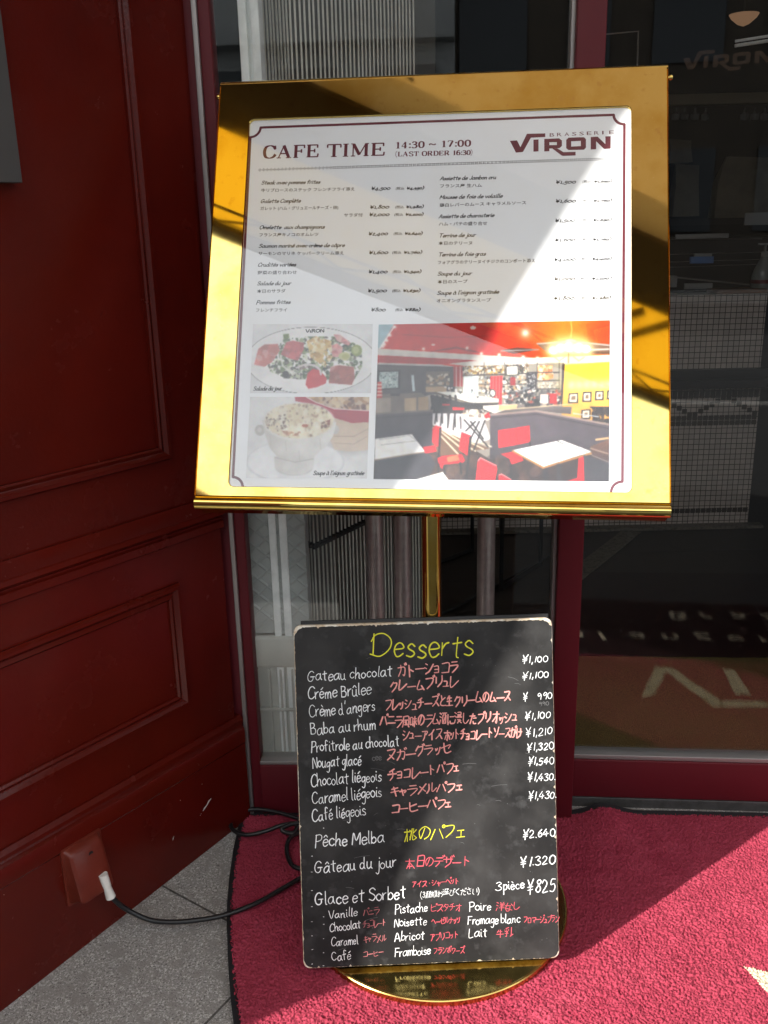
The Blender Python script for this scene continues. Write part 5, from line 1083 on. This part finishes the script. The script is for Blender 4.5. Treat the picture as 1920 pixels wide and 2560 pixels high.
mb = MB(); mb.box((cx - CW, cy - .06, .602), (CW + .06, 0, 0), (0, .56, 0), (0, 0, .035), .006); mb.box((cx - CW, cy - .02, .638), (CW + .02, 0, 0), (0, .5, 0), (0, 0, .036), .004); mb.build('dark_ledge', M_black, ctr, 40)
mb = MB(); tz = .0225
def bit(i, z): mb.box((cx - .004 - (i + 1) * tz + .001, cy - .0012, z), (tz - .0022, 0, 0), (0, .0014, 0), (0, 0, tz * .9))
for i in range(60):
    for j in range(5): bit(i, .585 - tz * .62 * j) if j < 3 and False else None
    k = i % 12; zz = [0, 1, 2, 3, 4, 5, 5, 4, 3, 2, 1, 0][k]; bit(i, .478 + zz * .0135); bit(i, .462); bit(i, .44); bit(i, .57); bit(i, .555); bit(i, .059) if i % 1 == 0 else None
mb.build('dark_mosaic_border', M_darktile, ctr)
mb = MB(); mb.box((cx - CW, cy - .05, 0), (CW + .05, 0, 0), (0, .05, 0), (0, 0, .012)); mb.box((cx - .55, cy - .05, 0), (-.42, -.62, 0), (.07, -.03, 0), (0, 0, .006)); mb.build('stone_kerb', M_granite, ctr)
# things on the counter: positions read off a plane above its front edge
CT = Plane((cx, cy + .10, 0), (1, 0, 0), (0, 0, 1)); cu_ = lambda px, pl_=None: (pl_ or CT).hit([px])[0]
def card(name, m_, px0, px1, lab, cat, d=.01, pl_=None):
    a, b = cu_(px0, pl_), cu_(px1, pl_); mb = MB(); mb.box((a[0], a[1], b[2]), (b[0] - a[0], 0, 0), (0, d, 0), (0, 0, a[2] - b[2]), .0015); return tag(mb.build(name, m_, None, 30), lab, cat)
card('name_strip', M_label, (1690, 586), (1822, 595), 'long pale label strip across the dark counter equipment', 'label')
card('blue_card', M_blue, (1726, 642), (1784, 658), 'small blue card on the dark counter', 'card'); card('paper_tag', M_label, (1736, 634), (1780, 641), 'pale paper tag above the blue card', 'tag')
card('price_tag', M_label, (1712, 709), (1781, 722), 'pale price tag low on the counter edge', 'tag'); card('notice_card', M_label, (1864, 532), (1922, 562), 'pale printed notice at the right of the counter', 'notice')
card('white_cup', M_label, (1676, 690), (1692, 718), 'white cup at the left of the counter equipment', 'cup', .04)
a, b = cu_((1775, 726)), cu_((1900, 738)); mb = MB(); mb.box((a[0], a[1] - .08, zt3), (b[0] - a[0], 0, 0), (0, .16, 0), (0, 0, .018), .006); tag(mb.build('wooden_tray', M_tray, None, 40), 'orange brown wooden tray on the counter corner', 'tray')
eq = thing('counter_machine', (cx - .4, cy + .3, zt3), 'black counter machine with thin pale horizontal trim', 'machine'); mb = MB(); mb.box((cx - CW, cy + .14, zt3), (CW + .1, 0, 0), (0, .3, 0), (0, 0, .22), .01); mb.build('body', M_black, eq, 40)
mb = MB(); E_ = Plane((cx, cy + .138, 0), (1, 0, 0), (0, 0, 1))
for y0, y1 in ((598, 597), (636, 630), (655, 648), (668, 660), (692, 715)):
    a, b = cu_((1676, y0), E_), cu_((1905, y1), E_); mb.tube([a, b], .0016 if y0 < 690 else .004, 6)
mb.build('trim_line', M_alugrey, eq, 40)
bt = thing('pump_bottle', cu_((1903, 730)), 'clear pump bottle with red label on the counter', 'bottle'); c_ = cu_((1903, 728)); h_ = cu_((1903, 625))[2] - c_[2]
mb = MB(); mb.lathe(c_, [(.042, 0), (.045, .01), (.045, h_ * .35), (.036, h_ * .55), (.018, h_ * .78), (.014, h_ * .84)], 28); mb.build('bottle_body', M_bottle, bt, 50)
mb = MB(); mb.lathe(c_ + np.array([0, 0, h_ * .84]), [(.014, 0), (.014, .02), (.005, .022), (.005, .045)], 16); mb.box(c_ + np.array([-.03, -.006, h_ * .84 + .045]), (.045, 0, 0), (0, .012, 0), (0, 0, .008), .002); mb.build('pump', M_label, bt, 40)
mb = MB(); mb.lathe(c_ + np.array([0, 0, h_ * .2]), [(.0455, 0), (.0455, h_ * .09)], 28); mb.build('red_label', M_maroon, bt, 60)
BK_ = Plane((cx, cy + .9, 0), (1, 0, 0), (0, 0, 1))
def bag(px0, px1, lab, slant):
    a, b = cu_(px0, BK_), cu_(px1, BK_); w_b, h_b = b[0] - a[0], a[2] - b[2]; mb = MB()
    mb.grid([[(a[0], a[1], b[2]), (b[0], a[1], b[2]), (b[0], a[1] + .1, b[2]), (a[0], a[1] + .1, b[2])], [(a[0] + .01, a[1] + .01, b[2] + h_b * .6), (b[0] - .01, a[1] + .01, b[2] + h_b * .6), (b[0] - .01, a[1] + .09, b[2] + h_b * .6), (a[0] + .01, a[1] + .09, b[2] + h_b * .6)], [(a[0] + slant, a[1] + .04, a[2]), (b[0] - slant * .4, a[1] + .04, a[2] - .01), (b[0] - slant * .4, a[1] + .05, a[2] - .01), (a[0] + slant, a[1] + .05, a[2])]], close_u=True)
    mb.poly([(a[0], a[1], b[2]), (b[0], a[1], b[2]), (b[0], a[1] + .1, b[2]), (a[0], a[1] + .1, b[2])]); return tag(mb.build('paper_bag', M_bag, None, 40), lab, 'paper bag', 'paper bags on the shelf')
bag((1676, 345), (1732, 405), 'folded tan paper bag upright at the left of the shelf', .004); bag((1798, 390), (1935, 545), 'large paper bag with cream folded top, right on the shelf', .05); bag((1690, 408), (1748, 540), 'narrow grey paper bag left of the large bag', .01)
sh = MB(); a = cu_((1676, 548), BK_); sh.box((a[0] - 1.0, a[1] - .05, a[2] - .03), (2.4, 0, 0), (0, .35, 0), (0, 0, .03)); tag(sh.build('shelf_board', M_black, None), 'black shelf carrying paper bags behind the counter', 'shelf')
S1_ = Plane((cx, cy + 1.2, 0), (1, 0, 0), (0, 0, 1)); a, b = cu_((1676, 235), S1_), cu_((1920, 238), S1_); c2 = cu_((1676, 262), S1_)
sh = MB(); sh.box((a[0] - .9, a[1], c2[2]), (b[0] - a[0] + 1.6, 0, .0), (0, .06, 0), (0, 0, (a[2] - c2[2])), .004); tag(sh.build('beige_pelmet', M_beige, None, 30), 'long beige pelmet above the shelf', 'pelmet')
for k, x in enumerate((1690, 1712, 1738, 1765, 1862, 1888, 1912)):
    a = cu_((x, 275), S1_); mb = MB(); mb.lathe((a[0], a[1], a[2] - .05), [(.004, 0), (.02, .004), (.022, .03), (.006, .04), (.004, .06)], 14); tag(mb.build('hanging_glass', M_bottle, None, 50), 'small upturned glass hanging under the beige pelmet', 'glass', 'glasses under the pelmet')
S2_ = Plane((cx, cy + .6, 0), (1, 0, 0), (0, 0, 1)); lp_ = cu_((1860, 40), S2_)
lamp = thing('pendant_lamp', lp_, 'dim peach pendant lamp hanging inside, top right', 'lamp'); mb = MB(); mb.lathe(lp_ - np.array([0, 0, .035]), [(.002, -.005), (.025, .004), (.052, .026), (.062, .042)], 24)
M_lamp = mat('peach_lamp_glass', (.30, .19, .13), .5); M_lamp.node_tree.nodes['Principled BSDF'].inputs['Emission Color'].default_value = (1, .55, .30, 1); M_lamp.node_tree.nodes['Principled BSDF'].inputs['Emission Strength'].default_value = .035
mb.build('lamp_shade', M_lamp, lamp, 50); mb = MB(); mb.tube([lp_, lp_ + np.array([0, 0, 1.2])], .003, 6); mb.build('lamp_cord', M_black, lamp)
S3_ = Plane((0, 2.9, 0), (1, 0, 0), (0, 0, 1)); a, b = cu_((1500, 87), S3_), cu_((1596, 78), S3_); c2 = cu_((1592, 200), S3_)
mb = MB(); mb.tube([a, b, c2], .0022, 6); tag(mb.build('thin_rail', M_alugrey, None, 40), 'thin pale rail with square corner inside the door', 'rail')
a, b = cu_((1838, 103), S3_), cu_((1935, 88), S3_); mb = MB(); mb.tube([a, b], .004, 6); mb.tube([a - np.array([0, 0, .012]), b - np.array([0, 0, .012])], .005, 6); tag(mb.build('pale_tube', M_alu, None, 40), 'pale double tube rail high inside the door', 'tube')
# ------------------------------------------------------------------ overhead canopy, seen in the brass and the acrylic
EA, ED = np.array([.8, -.6, 0]), np.array([.6, .8, 0])
cp = lambda e, d, z: Vector(EA * e + ED * d + np.array([0, 0, z]))
can = thing('canopy', (0, .6, 3.3), 'tan and amber fabric awning over the doorway, seen reflected in the brass', 'canopy')
mb = MB(); mb.box(cp(-1.9, .08, 3.30), EA * 4.2, ED * 1.7 + np.array([0, 0, .15]), (0, 0, .002)); mb.build('tan_fabric', M_tan, can)
mb = MB(); mb.box(cp(-1.7, -.25, 3.27), EA * 3.9, ED * .33, (0, 0, .14)); mb.build('dark_beam', M_beam, can)
mb = MB(); mb.box(cp(-1.6, -.64, 3.19), EA * 3.6, ED * .39 + np.array([0, 0, .12]), (0, 0, .002)); mb.build('awning_fabric', M_awn, can)
mb = MB(); mb.box(cp(-1.65, -.70, 3.16), EA * 3.7, ED * .06, (0, 0, .05), .01); mb.build('front_bar', M_beam, can, 30)
mb = MB(); zig = []
for k in range(13): zig.append(cp(-1.6 + .28 * k, -.62 + (.10 if k % 2 else 0), 3.175))
mb.tube(zig, .006, 6); mb.tube([cp(-1.7, -.55, 3.18), cp(1.9, -.55, 3.18)], .007, 6)
for e in (.86, 1.02): mb.tube([cp(e, -.60, 3.17), cp(e - .16, -.42, 3.2), cp(e + .03, -.26, 3.25)], .022, 8)
mb.build('folding_arm', M_beam, can, 40)
mb = MB(); cb_ = [cp(-1.15 + .6 * t_, .9 - .62 * t_ - .12 * math.sin(3.1 * t_), 3.27) for t_ in np.linspace(0, 1, 9)]
mb.tube(cb_, .008, 6); mb.tube([p_ + Vector((.06, .05, 0)) for p_ in cb_], .005, 6); mb.build('cable', M_beam, can, 40)

# splayed wall added out of view on the right to block reflected sky
mb = MB(); RW = Plane((1.95, 1.63, 0), unit((.62, -.78, 0)), (0, 0, 1))
mb.box(RW.P(0, -.1, 0), RW.u * 2.2, (0, 0, 3.4), RW.n * -.14 if RW.n[0] < 0 else RW.n * .14, .004)
for a_, b_, c_, d_ in ((.12, 1.0, .35, .62), (1.15, 2.05, .35, .62), (.12, 1.0, .85, 2.9), (1.15, 2.05, .85, 2.9)):
    sg = 1 if RW.n[0] < 0 else -1
    for q0, q1, z0_, z1_ in ((a_, b_, c_, c_ + .02), (a_, b_, d_ - .02, d_), (a_, a_ + .02, c_ + .02, d_ - .02), (b_ - .02, b_, c_ + .02, d_ - .02)): mb.box(RW.P(q0, z0_, 0), RW.u * (q1 - q0), (0, 0, z1_ - z0_), RW.n * sg * .012)
tag(mb.build('added_splayed_wall', M_wall, None, 30), 'dark red splayed wall added out of view on the right to block sky', 'wall')
# unseen pier, added to shade the mat and darken the door reflection
HD, PP = np.array([math.sin(R_(SUN_AZ)), math.cos(R_(SUN_AZ)), 0]), np.array([math.cos(R_(SUN_AZ)), -math.sin(R_(SUN_AZ)), 0])
mb = MB(); mb.box(HD * -2.6 + PP * -.55, PP * 1.9, HD * -.4, (0, 0, 3.1), .01); mb.box(HD * -2.57 + PP * -.58, PP * 1.96, HD * -.46, (0, 0, .25), .008)
tag(mb.build('added_shade_pier', M_wall, None, 30), 'dark red unseen pier added behind the viewer to shade the mat', 'pier')

# ------------------------------------------------------------------ far side of the street, seen only in reflections
def building(name, x0, y0, wd, ht, dp, m_, lab, floors, cols, band):
    r = thing(name, (x0 + wd / 2, y0, 0), lab, 'building')
    mb = MB(); mb.box((x0, y0, 0), (wd, 0, 0), (0, -dp, 0), (0, 0, ht)); mb.box((x0 - .1, y0 + .1, ht), (wd + .2, 0, 0), (0, -dp, 0), (0, 0, .25)); mb.build('wall', m_, r)
    fh = ht / floors; cw = wd / cols; w0 = None
    for f in range(floors):
        if band:
            bb = MB(); bb.box((x0, y0, f * fh + .05), (wd, 0, 0), (0, .5, 0), (0, 0, 1.0), .02); bb.build('balcony', m_, r, 30)
        for c_ in range(cols):
            if w0 is None:
                mb = MB(); mb.box((0, 0, 0), (cw * .62, 0, 0), (0, .06, 0), (0, 0, fh * .5)); w0 = mb.build('window', M_win, r); o = w0; o.matrix_parent_inverse = Matrix.Identity(4)
            else:
                o = w0.copy(); COL.objects.link(o); o.parent = r
            o.location = (c_ * cw + cw * .19 - wd / 2, 0, f * fh + fh * .36)
building('balcony_building', -9.0, -15, 9, 6.6, 8, M_conc, 'pale building with balconies across the street, seen in window reflection', 3, 5, True)
building('ochre_building', -.3, -15.5, 10, 5.9, 8, M_brick, 'low ochre building across the street, seen only in reflections', 2, 5, False)
building('long_building', -30, -16, 20, 6.2, 8, M_conc, 'long pale building further left across the street', 2, 9, False)
building('corner_building', 10.5, -15, 16, 7.5, 8, M_conc, 'pale corner building further right across the street', 2, 7, False)
for nm, mb in run_type().items():
    if nm == 'mat_lettering': mb.build(nm, M_cream, mat_)
    elif nm == 'logo_small': mb.build('logo_small_type', M_winered, poster)
    else: mb.build('japanese_line', M_ink, poster)
